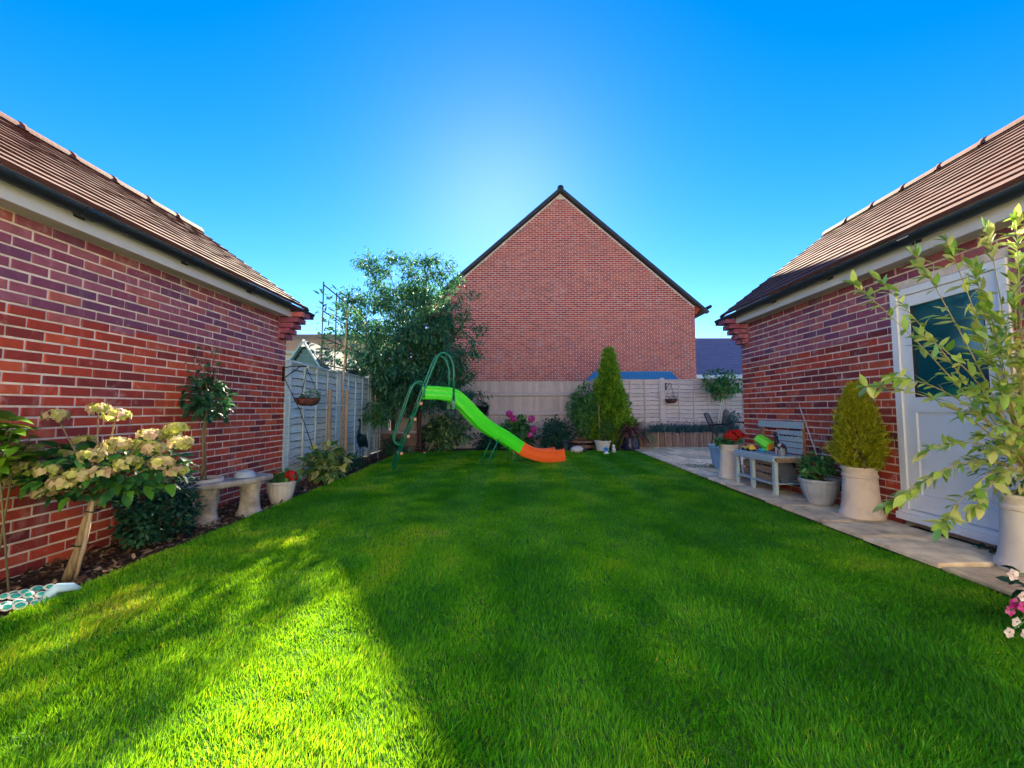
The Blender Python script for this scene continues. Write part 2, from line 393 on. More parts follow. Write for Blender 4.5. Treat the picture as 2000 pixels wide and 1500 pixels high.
def in_lawn(x, y):
    j = rng.normal(0, .012, len(x)); a = np.vectorize(lawn_left)(y) - np.abs(j) * 1.5; b = np.vectorize(lawn_right)(y) + j + .012
    return (x > a) & (x < b) & (y < LAWN_END - .02 * (x - 1) ** 2)
def vnoise(x, y, s, seed):
    r = np.random.default_rng(seed); T = r.random((64, 64)); fx, fy = x / s % 64, y / s % 64
    i, j = fx.astype(int), fy.astype(int); u, v = fx - i, fy - j; u = u * u * (3 - 2 * u); v = v * v * (3 - 2 * v)
    a = T[i % 64, j % 64]; b = T[(i + 1) % 64, j % 64]; c = T[i % 64, (j + 1) % 64]; d = T[(i + 1) % 64, (j + 1) % 64]
    return (a * (1 - u) + b * u) * (1 - v) + (c * (1 - u) + d * u) * v
BLADE2 = (np.array([(-.5, 0, 0), (.5, 0, 0), (.36, .55, .0), (-.36, .55, 0), (0, 1, 0)], float), [(0, 1, 2, 3), (3, 2, 4)])
BLADE1 = (np.array([(-.5, 0, 0), (.5, 0, 0), (0, 1, 0)], float), [(0, 1, 2)])
def blades(y0, y1, density, w, h, shape):
    x0, x1 = -3.3, 3.1; n = int((x1 - x0) * (y1 - y0) * density)
    x = rng.uniform(x0, x1, n); y = rng.uniform(y0, y1, n); k = in_lawn(x, y); x, y = x[k], y[k]; n = len(x)
    clump = vnoise(x, y, .09, 3); low = vnoise(x, y, .7, 5); mid = vnoise(x, y, .22, 8)
    stripe = np.sign(np.sin(2 * math.pi * x / .76))
    a = rng.uniform(0, 2 * math.pi, n); lean = rng.uniform(.1, .6, n)
    d = np.stack([np.cos(a) * lean, np.sin(a) * lean + stripe * (.30 + .5 * np.clip((y - 3) / 4, 0, 1)) + (mid - .5) * .5, np.ones(n)], 1)
    d[:, 0] += (clump - .5) * 1.0
    L = h * (.55 + .7 * rng.random(n)) * (.7 + .6 * clump)
    Rm = frames(d, unit(n) + np.array([0, -.4, 0]))
    Rm = Rm * np.stack([np.full(n, 1.), np.ones(n), np.ones(n)], 1)[:, None, :]
    V, Fs = shape; Vw = V.copy()
    t = np.clip(.08 + .50 * rng.random(n) + .5 * (low - .42) + .45 * (mid - .45) + (rng.random(n) < .03) * .4, 0, 1)
    W = w * (.7 + .6 * rng.random(n))
    k_ = len(V); loc = np.zeros((n, k_, 3)); loc[:, :, 0] = V[None, :, 0] * W[:, None]; loc[:, :, 1] = V[None, :, 1] * L[:, None]
    loc[:, :, 2] = -(V[None, :, 1] ** 2) * L[:, None] * .28
    out = np.einsum('nij,nkj->nki', Rm, loc) + np.stack([x, y, np.full(n, ZL - .002)], 1)[:, None, :]
    loops = np.concatenate([np.array(q) for q in Fs]); sizes = np.array([len(q) for q in Fs])
    return out.reshape(-1, 3), (loops[None] + (np.arange(n) * k_)[:, None]).ravel(), np.tile(sizes, n), np.repeat(t, k_)
gm = np_mesh('grass', [blades(.3, 1.9, 34000, .0032, .028, BLADE2), blades(1.9, 3.2, 24000, .0040, .027, BLADE2), blades(3.2, 5.5, 14000, .0056, .027, BLADE1),
                       blades(5.5, 8, 6500, .008, .030, BLADE1), blades(8, 10.8, 5000, .010, .030, BLADE1), blades(-1.5, .3, 3000, .008, .034, BLADE1)], LM['grass'])
tag(stuff(link('grass', gm)), 'short striped mown lawn grass covering the whole garden', 'grass')

# beds: left border, back border and the raised bed on the right
b = MB()
b.add([(XL - .4, -2, ZB), (-2.0, -2, ZB), (-2.2, 10, ZB), (-2.0, YF, ZB), (-3.9, YF, ZB), (-3.7, YL, ZB)], [(0, 1, 2, 3, 4, 5)])
b.add([(-2.2, 10.1, ZB + .012), (3.05, 10.1, ZB + .012), (3.3, YF, ZB + .012), (-2.2, YF, ZB + .012)], [(0, 1, 2, 3)])
struct(b.build('planting_bed', soil_m))
# bark chippings on the left border
n = 9000; x = rng.uniform(-3.3, -2.35, n); y = 1.2 + 9 * rng.random(n) ** 1.5
k = x < np.vectorize(lawn_left)(y) + .0; x, y = x[k], y[k]; n = len(x)
CHIP = (np.array([(-.5, 0, 0), (.5, .1, .05), (.4, 1, .0), (-.3, .9, .12)], float), [(0, 1, 2, 3)])
d = unit(n); d[:, 2] *= .35
cm = np_mesh('bark_chippings', [many(CHIP, np.stack([x, y, rng.uniform(.004, .03, n)], 1), frames(d, unit(n) * .5 + np.array([0, 0, 1.])) * np.array([.45, 1, 1])[None, None, :], rng.uniform(.02, .06, n))],
             leafmat('chip', [(0, (.03, .015, .01)), (.5, (.10, .05, .03)), (.85, (.22, .13, .08)), (1, (.42, .3, .2))], .9, 0, .2))
tag(stuff(link('bark_chippings', cm)), 'brown bark chippings spread over the left flower border', 'bark chips')

# paving: sandstone slabs bedded on dark joints
pv = MB()
pv.add([(2.745, -2.2, .072), (3.40, -2.2, .072), (3.40, 6.4, .072), (2.86, 6.4, .072), (2.745, 3.5, .072)], [(0, 1, 2, 3, 4)])
pv.add([(2.86, 6.4, .072), (9, 6.4, .072), (9, 11.5, .072), (2.9, 11.5, .072), (3.03, 10.75, .072)], [(0, 1, 2, 3, 4)])
paving = struct(pv.build('paving', M('joint_sand', (.055, .05, .035), 1, .4, 20)))
def slab_mesh(w, l, seed):
    r = random.Random(seed); ins = .016; z = .03; vs = []
    ring = []
    for (ax, ay), (bx, by) in zip([(0, 0), (w, 0), (w, l), (0, l)], [(w, 0), (w, l), (0, l), (0, 0)]):
        for k in range(3): t = k / 3; ring.append((ax + (bx - ax) * t, ay + (by - ay) * t))
    cx, cy = w / 2, l / 2
    for q, (zz, s_) in enumerate(((0, 0), (z - .008, 0), (z, ins))):
        for x, y in ring:
            j = r.uniform(-.006, .004) if q else 0; dx, dy = cx - x, cy - y; L = math.hypot(dx, dy)
            vs.append((x + dx / L * (s_ * 1.3 + abs(j)), y + dy / L * (s_ * 1.3 + abs(j)), zz + (r.uniform(-.002, .002) if q == 2 else 0)))
    m = len(ring); fs = [(q * m + i, q * m + (i + 1) % m, (q + 1) * m + (i + 1) % m, (q + 1) * m + i) for q in range(2) for i in range(m)]
    vs.append((cx, cy, z + .001)); fs += [(2 * m + i, 2 * m + (i + 1) % m, 3 * m) for i in range(m)]
    mb = MB(); mb.add(vs, fs); return mb.mesh('slab', slab_m)
slabs = {}
def slab(x, y, w, l):
    key = (round(w, 2), round(l, 2), random.randrange(2))
    if key not in slabs: slabs[key] = slab_mesh(w, l, len(slabs))
    link('slab', slabs[key], paving, (x, y, ZP - .03 + random.uniform(-.003, .003)))
y = -1.9; i = 0
while y < 6.3:                                             # the path along the garage: one or two slabs across
    l = (.58, .28, .88, .58, .43)[i % 5]
    xl = lawn_right(y + l) + .01
    if i % 3 == 1: w = round((3.41 - xl) * .45, 2); slab(xl, y, w, l); slab(xl + w + .015, y, round(3.40 - xl - w - .015, 2), l)
    else: slab(xl, y, round(3.41 - xl, 2), l)
    y += l + .022; i += 1
y = 6.42
while y < 11.2:                                            # the patio: coursed slabs of mixed widths
    l = random.choice((.28, .43, .58)); x = lawn_right(min(y + l, 10.6)) + .01
    while x < 7.4:
        w = random.choice((.28, .43, .58, .88)); slab(x, y, w, l); x += w + random.choice((.018, .034))
    y += l + .03
# dead leaves blown together on the patio
n = 240; c = atZ(1395, 912, ZP)
P = np.stack([c.x + rng.normal(0, .30, n), c.y + rng.normal(0, .10, n), ZP + .008 + np.abs(rng.normal(0, .015, n))], 1); d = unit(n); d[:, 2] *= .3
tag(stuff(link('dead_leaves', np_mesh('dead_leaves', [many(OVAL, P, frames(d, unit(n) + np.array([0, 0, 1.])), rng.uniform(.025, .055, n))], leafmat('dead', G3((.20, .11, .03), (.42, .27, .09), (.62, .45, .2)), .8, .1)))),
    'brown dead leaves blown into a heap on the patio', 'leaves')

# ================================================================== brickwork
def brick_shape(L, name, mat, axis, H=.0610, dep=.03):
    """one brick, face at 0, chamfered arrises; runs along +axis; faces +x for axis y (mirrored by scale), -y for axis x"""
    e = .004; r = []
    for (a, z, q) in ((0, 0, dep), (L, 0, dep), (L, H, dep), (0, H, dep)): r.append((a, z, q))
    for (a, z) in ((0, 0), (L, 0), (L, H), (0, H)): r.append((a, z, e))
    for (a, z) in ((e, e), (L - e, e), (L - e, H - e), (e, H - e)): r.append((a, z, 0))
    f = [(i, (i + 1) % 4, 4 + (i + 1) % 4, 4 + i) for i in range(4)] + [(4 + i, 4 + (i + 1) % 4, 8 + (i + 1) % 4, 8 + i) for i in range(4)] + [(8, 9, 10, 11)]
    return r, f
def lay(wall_parent, mat, axis, face, sgn, a_lo, a_hi, z_lo, z_hi, best, holes=(), clip=None, limit=300):
    """stretcher bond; BEST(a, z) ranks which bricks show largest; those become bricks of their own"""
    jobs = []
    for c in range(int(z_lo / .075), int(z_hi / .075) + 1):
        z = c * .075 + .007
        if z + .0625 > z_hi + .01: break
        lo, hi = (a_lo, a_hi) if not clip else clip(z, z + .0625)
        a0 = (c % 2) * .1125; i = math.floor((lo - a0) / .225)
        while True:
            a = a0 + i * .225 + .0065; e = a + .212; i += 1
            if a > hi: break
            spans = [(max(a, lo), min(e, hi))]
            for (h0, h1, g0, g1) in holes:
                if z < g1 and z + .0625 > g0:
                    spans = [q for s0, s1 in spans for q in ((s0, min(s1, h0)), (max(s0, h1), s1))]
            for s0, s1 in spans:
                if s1 - s0 > .03: jobs.append((s0, s1 - s0, z))
    jobs.sort(key=lambda j: best(j[0], j[2]))
    def place(r, a, z, prr):
        out = []
        for (q, zz, dp) in r:
            if axis == 'Y': out.append((face - sgn * (dp + prr), a + q, z + zz))
            else: out.append((a + q, face + dp + prr, z + zz))
        return out
    full = None
    for n_, (a, L, z) in enumerate(jobs):
        if n_ < limit:
            key = round(L, 3)
            if key not in full_cache(mat):
                r, f = brick_shape(L, 'brick', mat, axis); mb = MB(); mb.add(place(r, 0, 0, 0), f); full_cache(mat)[key] = mb.mesh('brick', mat)
            o = link('brick', full_cache(mat)[key], wall_parent)
            pr = random.uniform(-.003, .0035)
            o.location = (sgn * pr, a, z + random.uniform(-.001, .001)) if axis == 'Y' else (a, -pr, z + random.uniform(-.001, .001))
    mb = MB()
    for (a, L, z) in jobs[limit:]:
        r, f = brick_shape(L, 'brick', mat, axis); mb.add(place(r, a, z + random.uniform(-.001, .001), random.uniform(-.0025, .0015)), f)
    if jobs[limit:]: stuff(mb.build('brickwork', mat, wall_parent))
_fc = {}
def full_cache(m): return _fc.setdefault(m.name, {})

def garage(side, label, X, Ynear, Yfar, width, ridge_z, brick_m, hole, best):
    s = 1 if side == 'west' else -1                        # direction in which the visible wall looks
    t = thing('garage', (X - s * width / 2, (Ynear + Yfar) / 2, 0), label, 'garage')
    xi, xo = X - s * .007, X - s * (width)                  # mortar face, far side
    xr = X - s * width / 2                                 # ridge line
    w = MB()
    y0, y1 = Ynear, Yfar; zc = 2.50
    w.add([(xi, y0, -.05), (xo, y0, -.05), (xo, y1, -.05), (xi, y1, -.05), (xi, y0, zc), (xo, y0, zc), (xo, y1, zc), (xi, y1, zc), (xr, y0, ridge_z - .12), (xr, y1, ridge_z - .12)],
          [(0, 1, 5, 8, 4), (2, 3, 7, 9, 6), (1, 2, 6, 5)] + ([] if hole else [(0, 4, 7, 3)]))
    if hole:
        h0, h1, g0, g1 = hole; xd = X - s * .14
        w.add([(xi, a, z) for a, z in ((y0, -.05), (h0, -.05), (h0, g1), (h1, g1), (h1, -.05), (y1, -.05), (y1, zc), (y0, zc))] + [(xd, a, z) for a, z in ((h0, -.05), (h0, g1), (h1, g1), (h1, -.05))],
              [(0, 1, 2, 7), (7, 2, 3, 6), (3, 4, 5, 6), (1, 8, 9, 2), (2, 9, 10, 3), (3, 10, 11, 4), (8, 11, 10, 9)])
    w.build('wall', mortar, t)
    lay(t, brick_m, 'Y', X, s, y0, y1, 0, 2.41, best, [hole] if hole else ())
    # corbelled brick springer under the eaves at the far corner
    cb = t
    for k in range(5):
        pz = 2.385 - .075 * (k + 1) + .075; L = .335 - .062 * max(0, k - 0)
        z0 = 2.47 - .075 * (k + 1)
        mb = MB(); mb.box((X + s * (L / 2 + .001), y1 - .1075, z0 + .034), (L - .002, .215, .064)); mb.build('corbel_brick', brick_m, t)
    # soffit, fascia, gutter
    ys0, ys1 = y0, y1 - .216
    mb = MB(); mb.box((X + s * .08, (ys0 + ys1) / 2, 2.405), (.16, ys1 - ys0, .012)); mb.build('soffit', soffit_m, t)
    mb = MB(); mb.box((X + s * .17, (ys0 + ys1) / 2, 2.488), (.018, ys1 - ys0, .205)); fa = mb.build('fascia', M('fascia_pvc', (.52, .52, .53), .4, .06, 5, bmp=0), t)
    gx, gz, r = X + s * .238, 2.525, .056
    def halfpipe(mb, ya, yb, ra, rb, n=12):
        vs = []
        for y in (ya, yb):
            for q, rr in ((0, ra), (1, rb)):
                for j in range(n + 1):
                    a = math.pi + math.pi * j / n; vs.append((gx + rr * math.cos(a), y, gz + rr * math.sin(a)))
        m = n + 1; f = []
        for j in range(n):
            f += [(j, j + 1, 2 * m + j + 1, 2 * m + j), (m + j + 1, m + j, 3 * m + j, 3 * m + j + 1), (j + 1, j, m + j, m + j + 1), (2 * m + j, 2 * m + j + 1, 3 * m + j + 1, 3 * m + j)]
        f += [(0, 2 * m, 3 * m, m), (n, m + n, 3 * m + n, 2 * m + n)]
        mb.add(vs, f)
    mb = MB(); halfpipe(mb, y0, y1 + .22, r, r - .004)
    e = [(gx + (r - .001) * math.cos(math.pi + math.pi * j / 12), y1 + .219, gz + (r - .001) * math.sin(math.pi + math.pi * j / 12)) for j in range(13)]
    mb.add(e, [tuple(range(13))]); mb.bar((gx, y1 + .2, gz - .05), (gx, y1 + .245, gz - .05), .05)
    gut = smooth_edges(mb.build('gutter', black_pvc, t))
    for yb in np.arange(y1 - .2, y0 + .2, -.93):
        mb = MB(); halfpipe(mb, yb - .055, yb + .055, r + .007, r + .001); mb.box((X + s * .184, yb, 2.505), (.012, .07, .08))
        mb.box((gx + s * r, yb, gz - .012), (.012, .10, .022)); mb.build('gutter_bracket', black_pvc, gut)
    # tiles: courses that overlap, each with its thick front edge
    ex, ez = X + s * .215, 2.575                           # eaves edge of the tiles
    run, rise = abs(ex - xr), ridge_z - ez; sl = math.hypot(run, rise); ux, uz = -s * run / sl, rise / sl; nx, nz = s * rise / sl, run / sl
    N = 14; gdist = sl / N
    for side2 in (0, 1):
        for k in range(N if side2 == 0 else 1):
            d0, d1 = (k * gdist - .0, (k + 1) * gdist + .05) if side2 == 0 else (0, sl)
            mb = MB(); yy = np.linspace(y0, y1 + .14, 60 if side2 == 0 else 2); vs = []
            for y in yy:
                j = random.uniform(-.003, .003)
                for (dd, hh) in ((d0, .0), (d0 + .002, .034 + j), (d1, .013), (d1, -.004)):
                    px_, pz_ = ex + ux * dd + nx * hh, ez + uz * dd + nz * hh
                    if side2: px_ = 2 * xr - px_
                    vs.append((px_, y, pz_))
            f = [(4 * i + a, 4 * i + (a + 1) % 4, 4 * i + 4 + (a + 1) % 4, 4 * i + 4 + a) for i in range(len(yy) - 1) for a in range(4)]
            f += [(0, 1, 2, 3), tuple(4 * (len(yy) - 1) + q for q in (3, 2, 1, 0))]
            mb.add(vs, f); mb.build('tile_course' if side2 == 0 else 'rear_roof', tile_m, t)
    # ridge tiles, each with its collar
    def rt(ya, yb):
        mb = MB(); n = 8; vs = []
        for y, rr in ((ya, .125), (ya + .03, .125), (ya + .03, .115), (yb, .115)):
            for j in range(n + 1): a = math.pi * (.06 + .88 * j / n); vs.append((xr + rr * math.cos(a) * 1.05, y, ridge_z - .055 + rr * math.sin(a)))
        m = n + 1; mb.add(vs, [(q * m + j, q * m + j + 1, (q + 1) * m + j + 1, (q + 1) * m + j) for q in range(3) for j in range(n)] + [tuple(range(m)), tuple(3 * m + j for j in range(m - 1, -1, -1))])
        smooth_edges(mb.build('ridge_tile', ridge_m, t), 40)
    yb = y1 + .15
    while yb > y0: rt(yb - .45, yb); yb -= .45
    # dry verge along the far gable
    mb = MB()
    for q in (1, -1):
        a = Vector((ex, y1 + .155, ez + .0)) if q == 1 else Vector((2 * xr - ex, y1 + .155, ez))
        mb.bar(a, (xr, y1 + .155, ridge_z), .035, .075, up=(0, 1, 0))
    mb.build('verge', verge_m, t)
    return t
garage('west', 'red brick garage with pink tiled roof behind the stone bench', XL, -1.6, YL, 3.0, 3.80, BR_L, None,
       lambda a, z: abs(a - 3.2) + (3 if a < 2.3 else 0) + abs(z - 1.3) * .35)
DY0, DY1, DZ0, DZ1 = 2.87, 3.77, .15, 2.18
garage('east', 'red brick garage with white glazed side door on the right', XR, -1.2, YR, 3.1, 3.93, BR_R, (DY0 - .01, DY1 + .01, -.2, DZ1 + .01),
       lambda a, z: abs(a - 4.5) + (3 if a < 2.75 else 0) + abs(z - 1.3) * .35)

# the white door in the right garage
t = thing('garage_door', (XR, (DY0 + DY1) / 2, DZ0), 'white plastic door with dark privacy glass in the right garage', 'door')
def wbox(mb, y0, y1, z0, z1, x0, x1): mb.box(((x0 + x1) / 2, (y0 + y1) / 2, (z0 + z1) / 2), (abs(x1 - x0), y1 - y0, z1 - z0))
mb = MB(); xf = XR - .012
for q in ((DY0, DY0 + .06, DZ0 + .08, DZ1), (DY1 - .06, DY1, DZ0 + .08, DZ1), (DY0 + .06, DY1 - .06, DZ1 - .06, DZ1)): wbox(mb, *q, xf, XR + .06)
mb.build('door_frame', white_pvc, t)
mb = MB(); wbox(mb, DY0 - .02, DY1 + .02, DZ0 + .045, DZ0 + .08, xf - .01, XR + .06); wbox(mb, DY0 - .03, DY1 + .03, DZ0 - .015, DZ0 + .044, xf - .03, XR + .06); mb.build('threshold', white_pvc, t)
y0, y1, z0, z1 = DY0 + .064, DY1 - .064, DZ0 + .085, DZ1 - .064; xl = XR + .006
mb = MB(); mid0, mid1 = 1.08, 1.21
for q in ((y0, y0 + .10, z0, z1), (y1 - .10, y1, z0, z1), (y0 + .10, y1 - .10, z1 - .10, z1), (y0 + .10, y1 - .10, mid0, mid1), (y0 + .10, y1 - .10, z0, z0 + .14)): wbox(mb, *q, xl, XR + .055)
leafd = mb.build('door_leaf', white_pvc, t)
mb = MB(); wbox(mb, y0 + .101, y1 - .101, z0 + .141, mid0 - .001, xl + .016, XR + .05); wbox(mb, y0 + .14, y1 - .14, z0 + .18, mid0 - .04, xl + .009, xl + .017); mb.build('lower_panel', white_pvc, leafd)
gm_, gnt, gb = newmat('privacy_glass'); gb.inputs['Base Color'].default_value = (.006, .075, .10, 1); gb.inputs['Roughness'].default_value = .06; gb.inputs['Specular IOR Level'].default_value = 1.0
bump(gnt, gb, noise(gnt, 5, 2, pos(gnt)), .05, .01)
mb = MB(); wbox(mb, y0 + .101, y1 - .101, mid1 + .001, z1 - .101, xl + .022, XR + .05); mb.build('glass_pane', gm_, leafd)
mb = MB()
for q in ((y0 + .101, y0 + .113, mid1 + .001, z1 - .101), (y1 - .113, y1 - .101, mid1 + .001, z1 - .101)): wbox(mb, *q, xl + .004, xl + .021)
mb.build('glazing_bead', black_pvc, leafd)
mb = MB(); mb.box((xl - .012, y0 + .05, 1.12), (.008, .03, .2)); mb.bar((xl - .05, y0 + .05, 1.15), (xl - .05, y0 + .16, 1.15), .018); mb.bar((xl - .05, y0 + .05, 1.15), (xl - .01, y0 + .05, 1.15), .016); mb.build('handle', M('steel', (.5, .5, .52), .3, .05, 10, metal=1, bmp=0), leafd)
# soil gap between the slabs and the wall
mb = MB(); mb.add([(3.38, -1.2, .066), (XR + .1, -1.2, .066), (XR + .1, YR, .066), (3.38, YR, .066)], [(0, 1, 2, 3)]); struct(mb.build('soil_gap', soil_m))

# ================================================================== the gable house behind
YH = 15.2
ap = atY(1094, 372, YH); HX, HZ = ap.x, ap.z; hw = 5.0; ev = atY(1366, 600, YH); ez_ = ev.z
slope = (HZ - ez_) / (ev.x - HX)
t = thing('gable_house', (HX, YH + 4, 0), 'tall red brick house gable behind the back fence', 'house')
wz = HZ - .12 - slope * hw
mb = MB(); q = [(HX - hw, 0), (HX + hw, 0), (HX + hw, wz), (HX, HZ - .12), (HX - hw, wz)]
mb.add([(x, YH + .006, z) for x, z in q] + [(x, YH + 9, z) for x, z in q], [(4, 3, 2, 1, 0), (5, 6, 7, 8, 9), (0, 1, 6, 5), (1, 2, 7, 6), (2, 3, 8, 7), (3, 4, 9, 8), (4, 0, 5, 9)])
mb.build('wall', mortar, t)
def hclip(z0, z1):
    k = min(hw, (HZ - .17 - z1) / slope); return HX - k, HX + k
lay(t, BR_H, 'X', YH, 1, HX - hw, HX + hw, 1.35, HZ - .3, lambda a, z: abs(a - 2.0) * .5 + abs(z - 2.6), (), hclip)
for k in range(4):                                         # corbelled eaves on both sides
    for q in (-1, 1):
        L = .30 - .07 * k; mb = MB(); mb.box((HX + q * (hw + L / 2 - .002), YH + .11, wz - .01 - .075 * k), (L, .21, .065)); mb.build('corbel_brick', BR_H, t)
mb = MB()
for q in (-1, 1):
    e = Vector((HX + q * (hw + .42), YH + 4.5, HZ - slope * (hw + .42))); a = Vector((HX, YH + 4.5, HZ)); m_ = (a + e) / 2
    n_ = Vector((q * slope, 0, 1)).normalized(); dv = (a - e)
    rot = Matrix((dv.normalized(), Vector((0, 1, 0)), dv.normalized().cross(Vector((0, 1, 0))))).transposed()
    mb.box(m_ + n_ * .0, (dv.length, 9.2, .05), rot)
mb.build('roof', M('dark_tile', (.06, .05, .05), .8, .2, 5), t)
mb = MB()
for q in (-1, 1):
    e = Vector((HX + q * (hw + .43), YH - .13, HZ - slope * (hw + .43) - .02)); mb.bar(e, (HX, YH - .13, HZ - .02), .09, .17, up=(0, 1, 0))
mb.build('verge', verge_m, t)
mb = MB(); mb.tube([(HX, YH - .19, HZ - .0), (HX, YH + 9.1, HZ - .0)], .12, 12); mb.build('ridge', verge_m, t, True)
mb = MB()
for q in (-1, 1): mb.tube([(HX + q * (hw + .50), YH - .2, ez_ - .02), (HX + q * (hw + .50), YH + 9, ez_ - .02)], .06, 8)
mb.build('gutter', black_pvc, t, True)

# distant buildings
def far_house(name, label, x0, x1, yn, yf, zw, zr, wall_m, roof_m, fascia, wins):
    t = thing(name, ((x0 + x1) / 2, (yn + yf) / 2, 0), label, 'house'); ym = (yn + yf) / 2
    mb = MB(); mb.box(((x0 + x1) / 2, ym, zw / 2), (x1 - x0, yf - yn, zw)); mb.build('wall', wall_m, t)
    N = 14; s_ = 1.0
    for k in range(N):
        mb = MB()
        a0, a1 = k / N, (k + 1) / N + .02
        p = lambda a, h: (yn - .35 + (ym - yn + .35) * a, zw + .05 + (zr - zw) * a + h)
        (ya, za), (yb, zb) = p(a0, .05), p(a1, .0)
        mb.add([(x0 - .3, ya, za), (x1 + .3, ya, za), (x1 + .3, yb, zb), (x0 - .3, yb, zb), (x0 - .3, ya, za - .06), (x1 + .3, ya, za - .06)], [(0, 1, 2, 3), (4, 5, 1, 0)]); mb.build('tile_course', roof_m, t)
    mb = MB(); mb.add([(x0 - .3, yf + .3, zw), (x1 + .3, yf + .3, zw), (x1 + .3, ym, zr + .02), (x0 - .3, ym, zr + .02)], [(3, 2, 1, 0)]); mb.build('rear_roof', roof_m, t)
    mb = MB(); mb.tube([(x0 - .3, ym, zr + .02), (x1 + .3, ym, zr + .02)], .1, 8); mb.build('ridge', roof_m, t, True)
    mb = MB(); mb.box(((x0 + x1) / 2, yn - .37, zw + .02), (x1 - x0 + .6, .04, .2)); mb.box(((x0 + x1) / 2, yn - .2, zw - .07), (x1 - x0 + .6, .36, .03)); mb.build('fascia', fascia, t)
    for (wx, wz_, ww, wh) in wins:
        mb = MB(); mb.box((wx, yn - .02, wz_), (ww, .06, wh)); w_ = mb.build('window', white_pvc, t)
        mb = MB(); mb.box((wx - ww * .24, yn - .055, wz_), (ww * .42, .02, wh * .86)); mb.box((wx + ww * .24, yn - .055, wz_), (ww * .42, .02, wh * .86)); mb.build('pane', gm_, w_)
rp = atY(1400, 664, 26); ep = atY(1400, 737, 23)
far_house('distant_house', 'distant house with plain purple grey roof right of the gable', 9.6, 19, 23, 29, ep.z, rp.z, M('far_brick', (.42, .2, .1), .9, .25, 3), M('far_slate', (.27, .18, .24), .8, .12, 3), white_pvc, [(11.6, 1.9, 1.2, 1.2)])
rp = atY(600, 656, 29); ep = atY(600, 690, 26)
far_house('distant_house', 'distant pale house with orange tiled roof behind the left shed', -19, -8.6, 26, 32, ep.z, rp.z, M('far_render', (.78, .68, .5), .9, .1, 3), M('far_clay', (.58, .26, .10), .8, .2, 3), M('far_cream', (.7, .62, .4), .7, .1, 3), [(-12.6, 3.2, 1.3, 1.2), (-10.3, 3.2, 1.0, 1.2)])

# unseen house and terrace added behind the viewer to bounce sun into the shade
HYB = -3.6; t = thing('added_fill_house', (0, HYB - 4, 0), 'unseen cream house added behind the viewer to bounce sunlight onto the garden', 'house')
mb = MB(); x0, x1 = -5.2, 6.4; xm = (x0 + x1) / 2
mb.add([(x0, HYB, 0), (x1, HYB, 0), (x1, HYB, 5.2), (x0, HYB, 5.2), (x0, HYB - 8, 0), (x1, HYB - 8, 0), (x1, HYB - 8, 5.2), (x0, HYB - 8, 5.2)], [(3, 2, 1, 0), (4, 5, 6, 7), (1, 2, 6, 5), (0, 4, 7, 3)]); mb.build('wall', M('cream_render', (.74, .69, .60), .9, .06, 4), t)
mb = MB(); mb.add([(x0 - .4, HYB + .35, 5.1), (x1 + .4, HYB + .35, 5.1), (x1 + .4, HYB - 4, 8.2), (x0 - .4, HYB - 4, 8.2), (x1 + .4, HYB - 8.35, 5.1), (x0 - .4, HYB - 8.35, 5.1)], [(0, 1, 2, 3), (3, 2, 4, 5), (1, 4, 2), (0, 3, 5)]); mb.build('roof', tile_m, t)
for (wx, wz_, ww, wh) in ((-3.0, 3.9, 1.6, 1.2), (.6, 3.9, 1.2, 1.2), (4.2, 3.9, 1.6, 1.2), (-2.6, 1.15, 2.2, 2.1), (3.8, 1.5, 1.6, 1.2)):
    mb = MB(); mb.box((wx, HYB + .01, wz_), (ww, .08, wh)); w_ = mb.build('window', white_pvc, t)
    for q in (-.24, .24): mb = MB(); mb.box((wx + ww * q, HYB + .055, wz_), (ww * .42, .02, wh * .86)); mb.build('pane', gm_, w_)
mb = MB(); mb.add([(-3.4, HYB, .055), (3.5, HYB, .055), (3.5, -1.9, .055), (-3.4, -1.9, .055)], [(0, 1, 2, 3)]); struct(mb.build('terrace', slab_m))

# ================================================================== fences
lap_shadow_m = M('lap_shadow_edge', (.10, .10, .11), .95, .4, 30)  # dark strip along the waney edge: shadow lines between slats, put into the colour
def lap_variant(L, h, seed):
    r = random.Random(seed); mb = MB(); n = 22; vs = []
    ph = r.uniform(0, 6); k1 = r.uniform(3, 6); k2 = r.uniform(9, 15)
    for i in range(n + 1):
        x = L * i / n; w = .010 * math.sin(k1 * x + ph) + .005 * math.sin(k2 * x + 2 * ph) + r.uniform(-.003, .003)
        for (yy, zz) in ((-.034, w), (-.036, w + .010 + .004 * math.sin(31 * x)), (-.010, h), (.0, h), (-.020, w)): vs.append((x, yy, zz))
    for i in range(n):
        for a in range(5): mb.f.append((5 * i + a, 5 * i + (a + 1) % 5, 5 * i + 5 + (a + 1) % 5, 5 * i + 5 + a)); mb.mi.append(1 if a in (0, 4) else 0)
    mb.f += [(4, 3, 2, 1, 0), tuple(5 * n + q for q in range(5))]; mb.mi += [0, 0]; mb.v = vs; return mb
